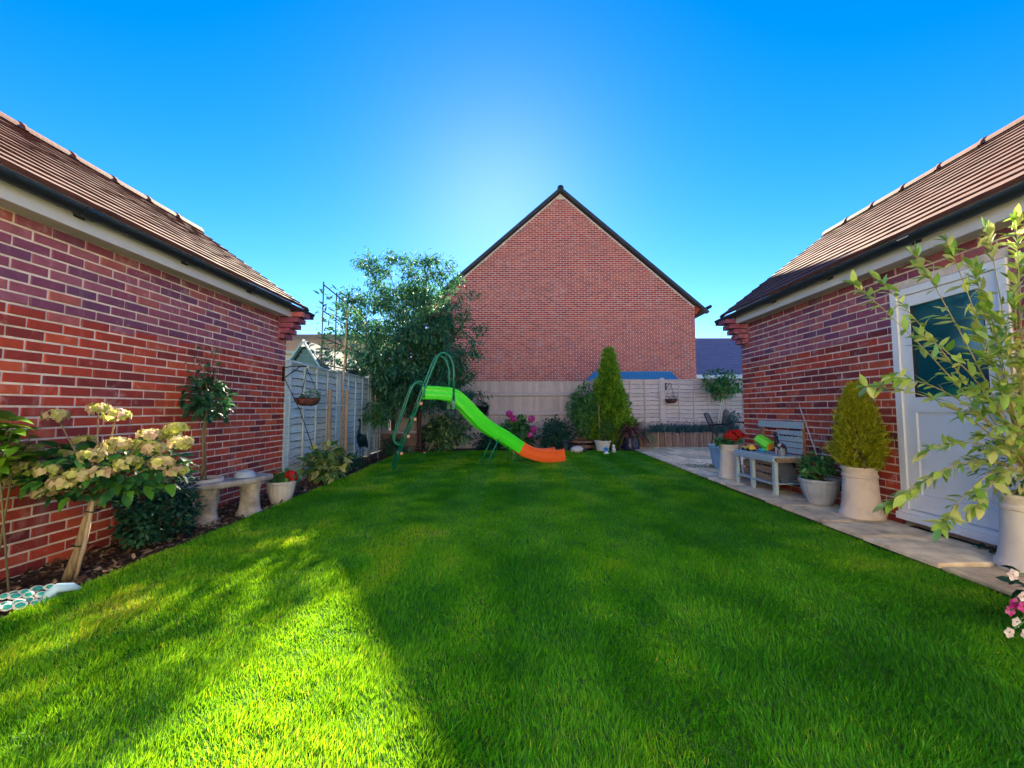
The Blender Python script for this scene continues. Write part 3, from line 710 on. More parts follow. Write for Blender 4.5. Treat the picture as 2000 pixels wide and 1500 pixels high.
def lap_panel(a, b, z0, z1, mat, label, group, cache):
    """waney-lap panel from a to b (plan points), its face towards the garden (to the right of a->b when seen from above is -y local)"""
    a, b = Vector((*a, z0)), Vector((*b, z0)); d = b - a; L = d.length; ang = math.atan2(d.y, d.x)
    t = thing('lap_fence', (a + b) / 2, label, 'fence', group)
    rot = Matrix.Rotation(ang, 3, 'Z'); step = .118; N = int((z1 - z0 - .06) / step)
    key = round(L, 1)
    if key not in cache: cache[key] = [lap_variant(L, step + .035, 5 * len(cache) + i).mesh('slat', [mat, lap_shadow_m]) for i in range(5)]
    for k in range(N + 1):
        zz = z0 + k * step + random.uniform(-.006, .006)
        link('slat', cache[key][(k * 3 + random.randrange(2)) % 5], t, (a.x, a.y, zz), (0, 0, ang))
    def loc(x, y, z): v = rot @ Vector((x, y, 0)); return (a.x + v.x, a.y + v.y, z)
    for i in range(5):
        x = .02 + (L - .04) * i / 4; w = .045 if i in (0, 4) else .04
        mb = MB(); mb.box(loc(x, -.046, (z0 + z1) / 2), (w, .022, z1 - z0 - .01), rot); mb.build('batten', mat, t)
    mb = MB(); mb.box(loc(L / 2, -.02, z1 + .012), (L + .01, .085, .024), rot); mb.build('cap_rail', mat, t)
    return t
def post(p, z1, w, mat, label, group, z0=-.05):
    t = tag(MB().box((p[0], p[1], (z0 + z1) / 2), (w, w, z1 - z0)).box((p[0], p[1], z1 + .012), (w + .02, w + .02, .024), None, 0, .8).build('fence_post', mat), label, 'post', group); return t
A = Vector((-3.36, YL + .06)); B = Vector((-3.66, YF)); dv = (B - A).normalized(); cache = {}
pl = (B - A).length; pw = (pl - .4) / 3; names = ['nearest the garage corner', 'behind the tree stakes', 'in the back corner behind the small standard tree']
for i in range(3):
    s0 = .1 + i * (pw + .1); q = A + dv * s0; e = A + dv * (s0 + pw)
    z1 = 1.80 + .035 * i
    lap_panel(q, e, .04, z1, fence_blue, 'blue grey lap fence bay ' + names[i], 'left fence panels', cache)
for i in range(4):
    q = A + dv * (.05 + i * (pw + .1)); post(q, 1.82 + .035 * min(i, 2), .095, fence_blue, ['pale fence post standing against the left garage corner', 'second fence post along the left fence from the garage', 'third fence post along the left fence from the garage', 'fence post in the back left corner of the garden'][i], 'left fence posts')
# close-board stretch of the back fence
CX0, CX1 = -3.60, 2.28; ztop = atY(1050, 745, YF).z
t = thing('board_fence', ((CX0 + CX1) / 2, YF, 0), 'vertical board fence with two rails behind the slide', 'fence')
fb = MB(); W = .108; fb.add([(0, 0, 0), (W, .012, 0), (W, .022, 0), (0, .006, 0), (0, 0, ztop), (W, .012, ztop), (W, .022, ztop), (0, .006, ztop)], [(3, 2, 1, 0), (4, 5, 6, 7), (0, 1, 5, 4), (1, 2, 6, 5), (2, 3, 7, 6), (3, 0, 4, 7)])
bmesh_ = fb.mesh('board', board_m); x = CX0
while x < CX1 - .05: link('board', bmesh_, t, (x, YF + random.uniform(-.003, .003), random.uniform(-.012, .004))); x += .099
for z in (atY(1050, 770, YF).z, atY(1050, 807, YF).z, .35):
    mb = MB(); mb.add([(CX0, YF - .045, z - .045), (CX1, YF - .045, z - .045), (CX1, YF - .002, z - .065), (CX0, YF - .002, z - .065), (CX0, YF - .045, z + .025), (CX1, YF - .045, z + .025), (CX1, YF - .002, z + .05), (CX0, YF - .002, z + .05)], [(3, 2, 1, 0), (4, 5, 6, 7), (0, 1, 5, 4), (1, 2, 6, 5), (2, 3, 7, 6), (3, 0, 4, 7)]); mb.build('rail', board_m, t)
mb = MB(); mb.box(((CX0 + CX1) / 2, YF + .01, ztop + .012), (CX1 - CX0, .06, .022)); mb.build('cap_rail', board_m, t)
for x, l in ((-3.50, 'dark fence post in the corner behind the small standard tree'),):
    post((x, YF - .07), ztop - .05, .09, M('dark_post', (.10, .06, .055), .85, .3, 8), l, None)
zt2 = atY(1360, 742, YF).z; cache2 = {}
px_ = [2.36, 4.17, 5.98, 7.79]
for i in range(3):
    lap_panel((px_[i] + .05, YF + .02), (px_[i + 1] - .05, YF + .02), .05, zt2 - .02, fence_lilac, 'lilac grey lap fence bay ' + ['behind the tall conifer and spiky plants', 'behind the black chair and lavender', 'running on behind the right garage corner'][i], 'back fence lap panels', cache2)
for i, x in enumerate(px_[:3]): post((x, YF), zt2 + .04, .1, fence_lilac, ['fence post hidden behind the tall conifer', 'fence post carrying the right hanging basket', 'back fence post behind the right garage corner tree'][i], 'back fence posts')

# raised bed with its edging of upright half logs
EX0, EX1, EY = 3.25, 7.2, 11.28
t = thing('log_edging', ((EX0 + EX1) / 2, EY, ZP), 'low edging of upright logs holding the lavender bed', 'edging')
lms = []
for i in range(4):
    mb = MB(); r_ = .028 + .004 * i; mb.lathe([(r_, 0), (r_ * .97, .2), (r_ * .96, .385 + .008 * i), (r_ * .8, .398 + .008 * i)], n=8); lms.append(mb.mesh('log', log_m, False))
x = EX0
while x < EX1:
    i = random.randrange(4); r_ = .028 + .004 * i; link('log', lms[i], t, (x + r_, EY + random.uniform(-.006, .006), ZP - .02 + random.uniform(-.012, .012)), (random.uniform(-.02, .02), random.uniform(-.02, .02), random.random() * 6)); x += 2 * r_ + .001
mb = MB(); mb.add([(EX0, EY + .02, .42), (EX1, EY + .02, .42), (EX1, YF, .45), (EX0, YF, .45), (EX0, EY + .02, 0), (EX0, YF, 0)], [(0, 1, 2, 3), (4, 0, 3, 5)]); struct(mb.build('raised_bed_soil', soil_m))

# sheds beyond the fences
t = thing('garden_shed', (-4.75, 9.4, 0), 'blue green shed gable peeping over the left fence', 'shed')
apx = atY(593, 668, 8.6); lft = atY(560, 705, 8.6); rgt = atY(632, 726, 8.6); shw = (rgt.x - apx.x)
shed_m = M('shed_boards', (.035, .11, .15), .8, .2, 5, (1, 1, 9)); barge_m = M('shed_barge', (.12, .26, .31), .7, .15, 8)
zr_ = apx.z; ze_ = rgt.z
mb = MB(); x0, x1 = apx.x - shw * .88, apx.x + shw * .88; zz = ze_ + .05
mb.add([(x0, 8.75, 0), (x1, 8.75, 0), (x1, 8.75, zz), (apx.x, 8.75, zr_ - .06), (x0, 8.75, zz), (x0, 10.6, 0), (x1, 10.6, 0), (x1, 10.6, zz), (apx.x, 10.6, zr_ - .06), (x0, 10.6, zz)], [(4, 3, 2, 1, 0), (5, 6, 7, 8, 9), (1, 2, 7, 6), (4, 0, 5, 9)]); mb.build('wall', shed_m, t)
for k in range(5):
    z_ = ze_ + .06 + k * .09; hwid = (zr_ - z_) / (zr_ - ze_) * shw * .88 - .04
    if hwid > .05: mb = MB(); mb.box((apx.x, 8.735, z_ + .04), (2 * hwid, .02, .085), Matrix.Rotation(.1, 3, 'X')); mb.build('cladding_board', shed_m, t)
for q in (-1, 1):
    mb = MB(); mb.bar((apx.x + q * shw, 8.62, ze_), (apx.x + q * .01, 8.62, zr_), .03, .11, up=(0, 1, 0)); mb.build('bargeboard', barge_m, t)
    mb = MB(); e = Vector((apx.x + q * shw * 1.02, 9.65, ze_ + .02)); a = Vector((apx.x, 9.65, zr_ + .03)); dd = (a - e).normalized()
    mb.box((a + e) / 2, ((a - e).length, 2.0, .02), Matrix((dd, Vector((0, 1, 0)), dd.cross(Vector((0, 1, 0))))).transposed()); mb.build('roof_panel', M('felt', (.05, .09, .1), .9, .2, 20), t)
mb = MB(); mb.box((apx.x, 8.60, zr_ - .02), (.09, .03, .16), None, 0, .5); mb.build('finial', M('finial_paint', (.7, .75, .75), .6, .05), t)
l0, l1, r0, r1 = atY(1148, 748, 12.7), atY(1160, 726, 13.6), atY(1310, 725, 13.6), atY(1332, 748, 12.7)
t = thing('low_shed', ((l0.x + r1.x) / 2, 13.6, 0), 'shed with blue felt roof just above the back fence', 'shed')
mb = MB(); mb.add([l0, r1, r0, l1, l0 + Vector((0, 0, -.05)), r1 + Vector((0, 0, -.05)), (r1.x, 14.5, r1.z), (l0.x, 14.5, l0.z)], [(0, 1, 2, 3), (4, 5, 1, 0), (1, 6, 2), (0, 3, 7), (3, 2, 6, 7)])
mb.build('roof', M('blue_felt', (.06, .25, .36), .85, .15, 10), t)
mb = MB(); mb.box(((l0.x + r1.x) / 2, 13.6, l0.z / 2 - .03), (r1.x - l0.x - .2, 1.7, l0.z - .06)); mb.build('wall', shed_m, t)

# ================================================================== the slide
def sl_pt(X, z, off=0):                                    # a point of the slide's own plane, OFF metres towards the back
    k = .355; n_ = Vector((-k, 1, 0)).normalized(); return Vector((X, 7.2 + k * (X + 2.1), z)) + n_ * off
t = thing('slide', sl_pt(-.5, ZL), 'green and orange wavy children slide with green tube ladder', 'slide')
prof = [(-1.64, 1.365), (-1.40, 1.355), (-1.20, 1.335), (-1.10, 1.28), (-.98, 1.175), (-.82, 1.0), (-.655, .83), (-.44, .665), (-.226, .54), (-.06, .42), (.09, .315), (.30, .205), (.50, .15), (.70, .128), (.88, .13), (1.00, .15)]
fine = []
for i in range(len(prof) - 1):                              # smooth the side profile
    p0, p1, p2, p3 = [prof[min(max(i + q, 0), len(prof) - 1)] for q in (-1, 0, 1, 2)]
    for k in range(4):
        u = k / 4; f_ = lambda a, b_, c_, d_: .5 * (2 * b_ + (c_ - a) * u + (2 * a - 5 * b_ + 4 * c_ - d_) * u * u + (3 * b_ - a - 3 * c_ + d_) * u ** 3)
        fine.append((f_(p0[0], p1[0], p2[0], p3[0]), f_(p0[1], p1[1], p2[1], p3[1])))
fine.append(prof[-1])
def chute(pts, mat, name, parent):
    # cross-section across the slide: rolled rim, wall, floor with a raised middle, wall, rim
    W2 = .21; sec = [(-W2 - .03, .135), (-W2 - .034, .165), (-W2 - .012, .18), (-W2 + .008, .17), (-W2 + .02, .06), (-W2 + .05, .025), (-.06, .018), (-.04, .028), (.04, .028), (.06, .018), (W2 - .05, .025), (W2 - .02, .06), (W2 - .008, .17), (W2 + .012, .18), (W2 + .034, .165), (W2 + .03, .135),
                     (W2 + .018, .065), (W2 + .026, .055), (W2 + .022, -.01), (W2 + .014, -.06), (W2 + .004, -.06), (W2 - .005, .0), (W2 - .03, .005),
                     (-W2 + .03, .005), (-W2 + .005, .0), (-W2 - .004, -.06), (-W2 - .014, -.06), (-W2 - .022, -.01), (-W2 - .026, .055), (-W2 - .018, .065)]
    vs = []; m = len(sec)
    for i, (X, z) in enumerate(pts):
        a, b_ = pts[max(i - 1, 0)], pts[min(i + 1, len(pts) - 1)]; tx, tz = (b_[0] - a[0]) * 1.061, b_[1] - a[1]; L = math.hypot(tx, tz); nx, nz = -tz / L, tx / L
        for o_, h in sec: vs.append(sl_pt(X + nx * h / 1.061, z + nz * h, o_ + .24))
    f = [(i * m + j, (i + 1) * m + j, (i + 1) * m + (j + 1) % m, i * m + (j + 1) % m) for i in range(len(pts) - 1) for j in range(m)]
    f += [tuple(range(m)), tuple((len(pts) - 1) * m + j for j in range(m - 1, -1, -1))]
    mb = MB(); mb.add(vs, f); return smooth_edges(mb.build(name, mat, parent), 50)
cut = max(i for i, p in enumerate(fine) if p[0] < .12)
chute(fine[:cut + 1], slide_green, 'upper_chute', t); chute([(fine[cut][0] - .02, fine[cut][1] + .018)] + fine[cut + 1:], slide_orange, 'lower_chute', t)
def arc(pts, n=6):                                         # round the corners of a bent tube
    P = [Vector(p) for p in pts]; out = [P[0]]
    for i in range(1, len(P) - 1):
        a, b_, c_ = P[i - 1], P[i], P[i + 1]; r_ = min((a - b_).length, (c_ - b_).length) * .48
        p0, p1 = b_ + (a - b_).normalized() * r_, b_ + (c_ - b_).normalized() * r_
        for k in range(n + 1): u = k / n; out.append(p0.lerp(b_, u).lerp(b_.lerp(p1, u), u))
    return out + [P[-1]]
for off in (.0, .48):
    mb = MB(); mb.tube(arc([sl_pt(-2.14, ZL, off), sl_pt(-1.60, 1.62, off), sl_pt(-1.43, 2.10, off), sl_pt(-1.34, 2.17, off), sl_pt(-1.22, 2.10, off), sl_pt(-1.15, 1.9, off), sl_pt(-1.15, 1.28, off)]), .019, 10)
    mb.build('ladder_rail', green_pipe, t, True)
    mb = MB(); mb.tube(arc([sl_pt(-1.62, 1.57, off + .02), sl_pt(-1.76, 1.64, off + .02), sl_pt(-1.86, 1.50, off + .02), sl_pt(-2.13, .62, off + .02), sl_pt(-2.12, .50, off + .02), sl_pt(-1.985, .49, off + .0)]), .015, 8)
    mb.build('hand_rail', green_pipe, t, True)
for k, z in enumerate((.34, .64, .94, 1.22)):
    X = -2.14 + (z - ZL) / (1.62 - ZL) * .54; mb = MB(); mb.box(sl_pt(X, z, .24), (.07, .48, .035), Matrix.Rotation(math.atan(.355), 3, 'Z')); st = mb.build('step', green_pipe, t)
    for off in (-.012, .492):
        mb = MB(); mb.box(sl_pt(X + .03, z, off), (.045, .03, .05), Matrix.Rotation(math.atan(.355), 3, 'Z')); mb.build('step_cap', M('cap_plastic', (.75, .34, .22), .5, .1), st)
for off in (.02, .46):
    mb = MB(); mb.tube([sl_pt(-.30, .60, off), sl_pt(-.56, ZL, off)], .013, 8); mb.build('strut', green_pipe, t, True)
mb = MB(); mb.tube(arc([sl_pt(-.03, ZL, .04), sl_pt(-.03, .40, .04), sl_pt(-.03, .40, .44), sl_pt(-.03, ZL, .44)], 3), .015, 8); mb.build('front_leg', green_pipe, t, True)
mb = MB()
for off in (.0, .48): mb.bar(sl_pt(-1.15, 1.36, off), sl_pt(-1.15, 1.12, off), .06, .015)
mb.build('bracket_plate', green_pipe, t)

# ================================================================== pots and planters
def pot(name, c, prof, mat, label, cat='pot', ribs=0, depth=0, n=36, soil=True, rimdrop=.03, extra=None):
    t = thing(name, c, label, cat); h = prof[-1][1]; r = prof[-1][0]
    inner = [(r - .018, h), (r - .03, h - rimdrop - .03)]
    mb = MB(); nr = [p for p in prof]; mb.lathe(nr + inner, c, n if not ribs else ribs * 6, ribs, depth); smooth_edges(mb.build('body', mat, t), 40)
    if soil: mb = MB(); mb.lathe([(.01, h - rimdrop + .006), (r - .028, h - rimdrop)][::-1], c, n); mb.build('soil', soil_m, t)
    return t
def chimney(c, label, mat=pot_buff, r=.19, h=.465):
    p = [(r, 0), (r, .035), (r * .93, .05), (r * .9, .07), (r * .83, .14), (r * .76, h - .11), (r * .745, h - .10), (r * .80, h - .092), (r * .80, h - .075), (r * .75, h - .066), (r * .75, h - .04), (r * .82, h - .025), (r * .84, h - .008), (r * .80, h)]
    return pot('chimney_pot_planter', c, p, mat, label, 'planter')
CP1 = Vector((3.27, 3.98, ZP)); CP2 = Vector((3.26, 2.67, ZP)); CP3 = Vector((3.2, 6.22, ZP))
chimney(CP1, 'buff chimney pot planter holding the golden conifer beside the door', pot_buff, .175)
chimney(CP2, 'cream chimney pot planter in front of the door, under the willow', M('pot_cream', (.66, .58, .50), .88, .25, 5, bmp=.4, col2=(.66, .60, .52)), .175)
chimney(CP3, 'cream chimney pot planter with red geraniums by the play bench', M('pot_cream', (.58, .50, .43), .88, .25, 5, bmp=.4, col2=(.66, .60, .52)), .175, .49)
bowl = lambda r, h: [(r * .55, 0), (r * .6, .012), (r * .62, .025), (r * .72, h * .25), (r * .88, h * .6), (r * .93, h * .85), (r * .94, h * .88), (r * 1.0, h * .90), (r * 1.0, h)]
PB = Vector((3.265, 4.50, ZP)); pot('bowl_planter', PB, bowl(.19, .265), pot_grey, 'round ribbed grey planter with a rose against the garage wall', 'planter', 20, .012)
GB = atZ(548, 984, ZB); GB.z = ZB; pot('bowl_planter', GB, bowl(.165, .27), pot_white, 'round ribbed white planter with red geraniums beside the stone bench', 'planter', 20, .012)
tub = lambda r, h: [(r * .66, 0), (r * .70, h * .1), (r * .74, h * .24), (r * .735, h * .25), (r * .80, h * .45), (r * .795, h * .46), (r * .86, h * .66), (r * .855, h * .67), (r * .92, h * .84), (r * 1.0, h * .86), (r * 1.0, h)]
BP = atZ(1413, 916, ZP); pot('plastic_tub', BP + Vector((.05, .15, 0)), tub(.21, .40), pot_blue, 'light blue stepped tub on the patio behind the geranium pot', 'pot')
WP = atZ(1180, 882, ZL); pot('ringed_pot', WP + Vector((0, .17, -.03)), tub(.215, .30), pot_white, 'white ringed pot with a caned shrub beside the barrel', 'pot')
NP = atZ(1233, 880, ZL); NP = NP + Vector((0, .1, 0)); pot('navy_pot', NP, [(.24, 0), (.25, .04), (.23, .2), (.19, .33), (.2, .36)], pot_navy, 'navy blue glazed pot under the purple spiky plant', 'pot')
DP = atZ(1105, 880, ZL); pot('dark_pot', DP + Vector((0, .2, -.03)), tub(.17, .30), M('pot_dark', (.02, .035, .06), .4, .2), 'small dark blue pot beside the round dark shrub', 'pot')
BC = atZ(1141, 880, ZL) + Vector((0, .3, -.04))
t = thing('half_barrel', BC, 'half barrel planter with dark hoops behind the sheep ornament', 'planter')
bw = M('barrel_wood', (.22, .13, .10), .85, .3, 8, (5, 5, 1), rnd=.15)
for k in range(20):
    mb = MB(); a0, a1 = 2 * math.pi * k / 20 + .01, 2 * math.pi * (k + 1) / 20 - .01; vs = []
    for (r_, z) in ((.27, 0), (.315, .13), (.335, .29)):
        for rr in (r_, r_ - .03):
            for a in (a0, a1): vs.append(BC + Vector((rr * math.cos(a), rr * math.sin(a), z)))
    f = []
    for q in (0, 4): f += [(q, q + 1, q + 5, q + 4), (q + 3, q + 2, q + 6, q + 7), (q + 2, q, q + 4, q + 6), (q + 1, q + 3, q + 7, q + 5)]
    mb.add(vs, f + [(0, 2, 3, 1), (8, 9, 11, 10)]); mb.build('stave', bw, t)
for z, r_ in ((.07, .296), (.21, .329)):
    mb = MB(); mb.lathe([(r_ + .002, z - .025), (r_ + .006, z), (r_ + .008, z + .025)], BC, 32); h_ = mb.build('hoop', iron_m, t, True); 
mb = MB(); mb.lathe([(.30, .24), (.01, .25)], BC, 24); mb.build('soil', soil_m, t)
BE = Vector((-3.105, 4.06, ZB)); pot('camellia_pot', BE, [(.13, 0), (.15, .2), (.165, .36), (.185, .365), (.185, .43)], pot_white, 'pale round pot with a standard tree between bench and wall', 'pot')
PF = Vector((2.47, 1.80, ZL)); pot('flower_pot', PF, [(.10, 0), (.15, .2), (.16, .2), (.16, .24)], pot_buff, 'small pot of pink flowers on the lawn edge by the path', 'pot')

# ================================================================== trees and shrubs
def plant(name, base, label, cat='plant', group=None): return thing(name, base, label, cat, group)
def foliage(t, parts, mat, name='foliage', smooth=False): return stuff_free(link(name, np_mesh(name, parts, LM[mat], smooth), t))
def stuff_free(o): return o
def lumps(c, r, n, k=.55):
    """uneven clumps over an ellipsoid"""
    out = []
    for u in unit(n):
        q = random.uniform(.35, .65); rr = k * random.uniform(.75, 1.2)
        out.append(((c[0] + u[0] * r[0] * q, c[1] + u[1] * r[1] * q, c[2] + u[2] * r[2] * q), (r[0] * rr, r[1] * rr, r[2] * rr)))
    return out
def stems(t, base, c, r, n, rad, mat, name='stem'):
    mb = MB()
    for u in unit(n):
        e = Vector((c[0] + u[0] * r[0] * .7, c[1] + u[1] * r[1] * .7, c[2] + abs(u[2]) * r[2] * .6)); b_ = Vector(base) + Vector((u[0] * .03, u[1] * .03, 0))
        m_ = b_.lerp(e, .5) + Vector((random.gauss(0, .03), random.gauss(0, .03), .04)); mb.tube([b_, m_, e], [rad, rad * .75, rad * .35], 5)
    return mb.build(name, mat, t, True)

# the big weeping-leaved tree by the slide
TB = atZ(817, 882, ZL); TB.z = .03
t = plant('fruit_tree', TB, 'large spreading leafy fruit tree behind the green slide ladder', 'tree')
random.seed(5)
tips, tubes = [], []
trunk_top = TB + Vector((.02, .03, 1.15)); tubes.append(([TB, TB + Vector((.03, 0, .3)), TB + Vector((0, .02, .75)), trunk_top], [.085, .07, .062, .055]))
aims = [(760, 640, .1), (730, 700, -.3), (700, 640, .3), (735, 550, .0), (765, 545, .1), (800, 540, .3), (832, 538, -.2), (850, 620, -.4), (872, 575, .1), (715, 600, -.1), (872, 620, .2), (890, 700, -.2), (898, 640, .1), (800, 660, -.6), (860, 740, -.5), (740, 760, -.2), (780, 750, -.5), (890, 770, .0), (820, 600, .5), (690, 720, .2)]
for (px, py, dy) in aims:
    e = atY(px, py, TB.y + dy); s0 = TB.lerp(trunk_top, random.uniform(.75, 1)); m_ = s0.lerp(e, .45) + Vector((random.gauss(0, .08), random.gauss(0, .1), .12 if py < 700 else .3))
    pts = [s0, s0.lerp(m_, .5), m_, m_.lerp(e, .5) + Vector((0, 0, .05)), e]; tubes.append((pts, [.032, .026, .02, .013, .006]))
    for q in pts[1:]:
        for _ in range(4):
            d_ = ((e - s0).normalized() + Vector((random.gauss(0, .9), random.gauss(0, .9), random.gauss(0.1, .6)))).normalized()
            grow(q, d_, random.uniform(.35, .6), .009, 1, .7, 3, -.05, 4, .2, .6, tips, tubes)
wood(tubes, 'trunk', darkbark_m, t, 8)
cl = []
for (px, py, dy, r0) in ((745, 690, 0, .55), (720, 730, .1, .42), (790, 620, 0, .55), (810, 570, .1, .42), (850, 650, -.1, .55), (880, 690, 0, .46), (870, 740, -.2, .46), (810, 700, .2, .6), (905, 735, .1, .26), (770, 580, .1, .48), (735, 590, 0, .42), (700, 640, 0, .3), (800, 548, -.1, .36), (725, 650, .2, .42), (760, 760, 0, .36), (828, 560, 0, .36), (850, 770, .1, .4)):
    q = atY(px, py, TB.y + dy); cl.append((tuple(q), (r0 * .95, r0 * .9, r0 * .8)))
for (p0, p1) in (((872, 640), (880, 508)), ((735, 560), (733, 508)), ((805, 545), (812, 500)), ((840, 545), (836, 505))):   # upright shoots above the crown
    a_, b_ = atY(*p0, TB.y), atY(*p1, TB.y)
    for k in range(16): tips.append((a_.lerp(b_, k / 15) + Vector((random.gauss(0, .02), random.gauss(0, .02), 0)), (b_ - a_).normalized()))
PEACH = leaf_shape(.34, .25, .3, .42)
foliage(t, [tip_leaves(tips, 7, .105, PEACH, .35, .07), crown(cl, 6500, .11, PEACH, .5, .3, .3, .8)], 'tree', 'crown')
random.seed(12)

# pleached evergreen on its cane frame, with two stakes
PBs = Vector((-3.12, 7.28, ZB)); t = plant('pleached_tree', PBs, 'slim trained evergreen on a cane frame rising above the left fence', 'tree')
f0, f1 = atX(632, 556, -3.22), atX(716, 600, -3.30); f0b, f1b = Vector((f0.x, f0.y, 1.86)), Vector((f1.x, f1.y, 1.9)); f1.z = f0.z - .1
top = Vector((-3.25, 7.75, 3.05))
mb = MB(); mb.tube([PBs, PBs + Vector((-.02, .08, .7)), PBs + Vector((-.06, .2, 1.5)), PBs + Vector((-.1, .36, 2.3)), top], [.022, .02, .019, .016, .01], 8); mb.build('trunk', M('young_bark', (.40, .27, .14), .85, .25, 10, (4, 4, .7)), t, True)
mb = MB(); cane = M('cane', (.06, .06, .045), .7, .3, 10)
for k in range(4): u = k / 3; mb.tube([f0.lerp(f0b, u), f1.lerp(f1b, u)], .011, 6)
for k in range(5): u = k / 4; mb.tube([f0b.lerp(f1b, u) - Vector((0, 0, .04)), f0.lerp(f1, u) + Vector((0, 0, .05))], .011, 6)
mb.build('cane_frame', cane, t, True)
n = 420; u, v = rng.random(n), rng.random(n) ** .8
P = np.array([tuple(f0.lerp(f1, a).lerp(f0b.lerp(f1b, a), b_)) for a, b_ in zip(u, v)]) + rng.normal(size=(n, 3)) * np.array([.09, .06, .06]); d = unit(n) * .8 + np.array([0, 0, .35])
foliage(t, [many(leaf_shape(.33, .2, .15), P, frames(d, unit(n) + np.array([.3, -.3, .6])), rng.uniform(.08, .16, n))], 'tree', 'crown', True)
for i, (x, y, l) in enumerate(((-3.22, 7.05, 'round wooden tree stake nearer the garage'), (-3.04, 7.32, 'round wooden tree stake farther from the garage'))):
    mb = MB(); mb.lathe([(.036, -.05), (.035, .8), (.034, 1.44), (.026, 1.46)], (x, y, ZB), 12); tag(smooth_edges(mb.build('tree_stake', stake_m)), l, 'stake', 'tree stakes')
mb = MB(); mb.bar((-3.24, 6.98, 1.19), (-2.94, 7.5, 1.19), .012, .04); tag(mb.build('tie_bar', M('tie_rubber', (.3, .34, .34), .6, .1)), 'grey strap joining the two stakes around the slim trunk', 'strap')

# heron of dark metal
HB = Vector((-3.22, 8.55, ZB)); t = thing('heron_statue', HB, 'dark metal heron statue standing against the left fence', 'statue'); hm = M('bronze', (.02, .055, .065), .45, .3, 14, metal=.6)
mb = MB(); mb.blob(HB + Vector((0, .02, .47)), (.075, .19, .10), 12, 8, rot=Matrix.Rotation(-.75, 3, 'X')); mb.build('body', hm, t, True)
mb = MB(); mb.tube([HB + Vector((0, -.10, .56)), HB + Vector((0, -.14, .66)), HB + Vector((0, -.10, .76)), HB + Vector((0, -.07, .84)), HB + Vector((0, -.11, .89))], [.04, .028, .022, .02, .026], 8); mb.build('neck', hm, t, True)
mb = MB(); mb.blob(HB + Vector((0, -.12, .90)), (.028, .05, .028), 8, 6); mb.add([HB + Vector((-.012, -.15, .90)), HB + Vector((.012, -.15, .90)), HB + Vector((0, -.15, .915)), HB + Vector((0, -.28, .885))], [(0, 1, 3), (1, 2, 3), (2, 0, 3)]); mb.build('head', hm, t)
for q in (-1, 1):
    mb = MB(); mb.tube([HB + Vector((q * .03, .0, .40)), HB + Vector((q * .03, .03, .2)), HB + Vector((q * .03, 0, .0))], .009, 6)
    for a in (-.5, 0, .5): mb.tube([HB + Vector((q * .03, 0, .006)), HB + Vector((q * .03 + math.sin(a) * .07, -math.cos(a) * .07, .004))], .006, 5)
    mb.build('leg', hm, t, True)
    mb = MB(); mb.blob(HB + Vector((q * .07, .06, .45)), (.015, .20, .085), 8, 6, rot=Matrix.Rotation(-.85, 3, 'X')); mb.build('wing', hm, t, True)

# standards and shrubs, one builder
def standard(name, base, label, c, r, n, size, shape, mat, trunk_r, bark, twigs=6, stems_n=1, mix=None, cat='tree'):
    t = plant(name, base, label, cat)
    mb = MB()
    for k in range(stems_n):
        o_ = Vector((.07 * k, 0, 0)); b_ = Vector(base) + o_; e = Vector(c) + o_ * .6 - Vector((0, 0, r[2] * .5)); m_ = b_.lerp(e, .5) + Vector((random.gauss(0, .012), random.gauss(0, .012), 0)); mb.tube([b_, m_, e], [trunk_r, trunk_r * .9, trunk_r * .8], 8)
    for u in unit(twigs): mb.tube([Vector(c) - Vector((0, 0, r[2] * .5)), Vector(c) + Vector((u[0] * r[0], u[1] * r[1], abs(u[2]) * r[2])) * .7], [trunk_r * .5, trunk_r * .2], 5)
    mb.build('trunk', bark, t, True)
    foliage(t, [crown(lumps(c, r, 9), n, size, shape)], mat, 'crown'); return t
b_ = Vector((-3.10, 9.25, ZB)); standard('bay_standard', b_, 'small lollipop tree in the back left corner beside the heron', atY(737, 808, 9.25), (.29, .29, .25), 420, .12, leaf_shape(.3, .2, .2), 'mid', .012, stake_m)
b_ = Vector((5.55, 11.45, .43)); standard('corner_standard', b_, 'bushy round tree on two pale stems at right garage corner', atY(1412, 748, 11.4), (.55, .45, .45), 900, .10, OVAL, 'mid', .014, M('pale_stem', (.6, .56, .5), .8, .1), 7, 2)
# camellia standard in the pale pot
t = plant('camellia_standard', BE + Vector((0, 0, .40)), 'dark glossy standard camellia in the pale pot behind the bench', 'tree')
c = atY(406, 785, 4.06); tr = [BE + Vector((0, 0, .39)), atY(398, 900, 4.06), atY(396, 845, 4.06), c]
mb = MB(); mb.tube(tr, [.016, .012, .011, .008], 7); mb.tube([tr[0] + Vector((.02, .03, 0)), tr[2] + Vector((.01, .02, 0)), c + Vector((0, 0, .1))], [.010, .008, .006], 6)
sprigs = []
for (px, py) in ((362, 715), (385, 690), (420, 685), (425, 715), (350, 735), (440, 740), (400, 700)):
    e = atY(px, py, 4.06 + random.uniform(-.1, .1)); mb.tube([c, c.lerp(e, .5) + Vector((random.gauss(0, .02), 0, .02)), e], [.006, .004, .002], 5)
    for u in np.linspace(.3, 1, 7): q = c.lerp(e, u); sprigs.append((q, (e - c).normalized()))
mb.build('trunk', palebark_m, t, True)
foliage(t, [crown(lumps(c, (.21, .2, .23), 9), 420, .072, leaf_shape(.55, .3, .2, .45)), tip_leaves(sprigs, 2, .06, leaf_shape(.5, .3, .2), .1, .02)], 'dark', 'crown', True)

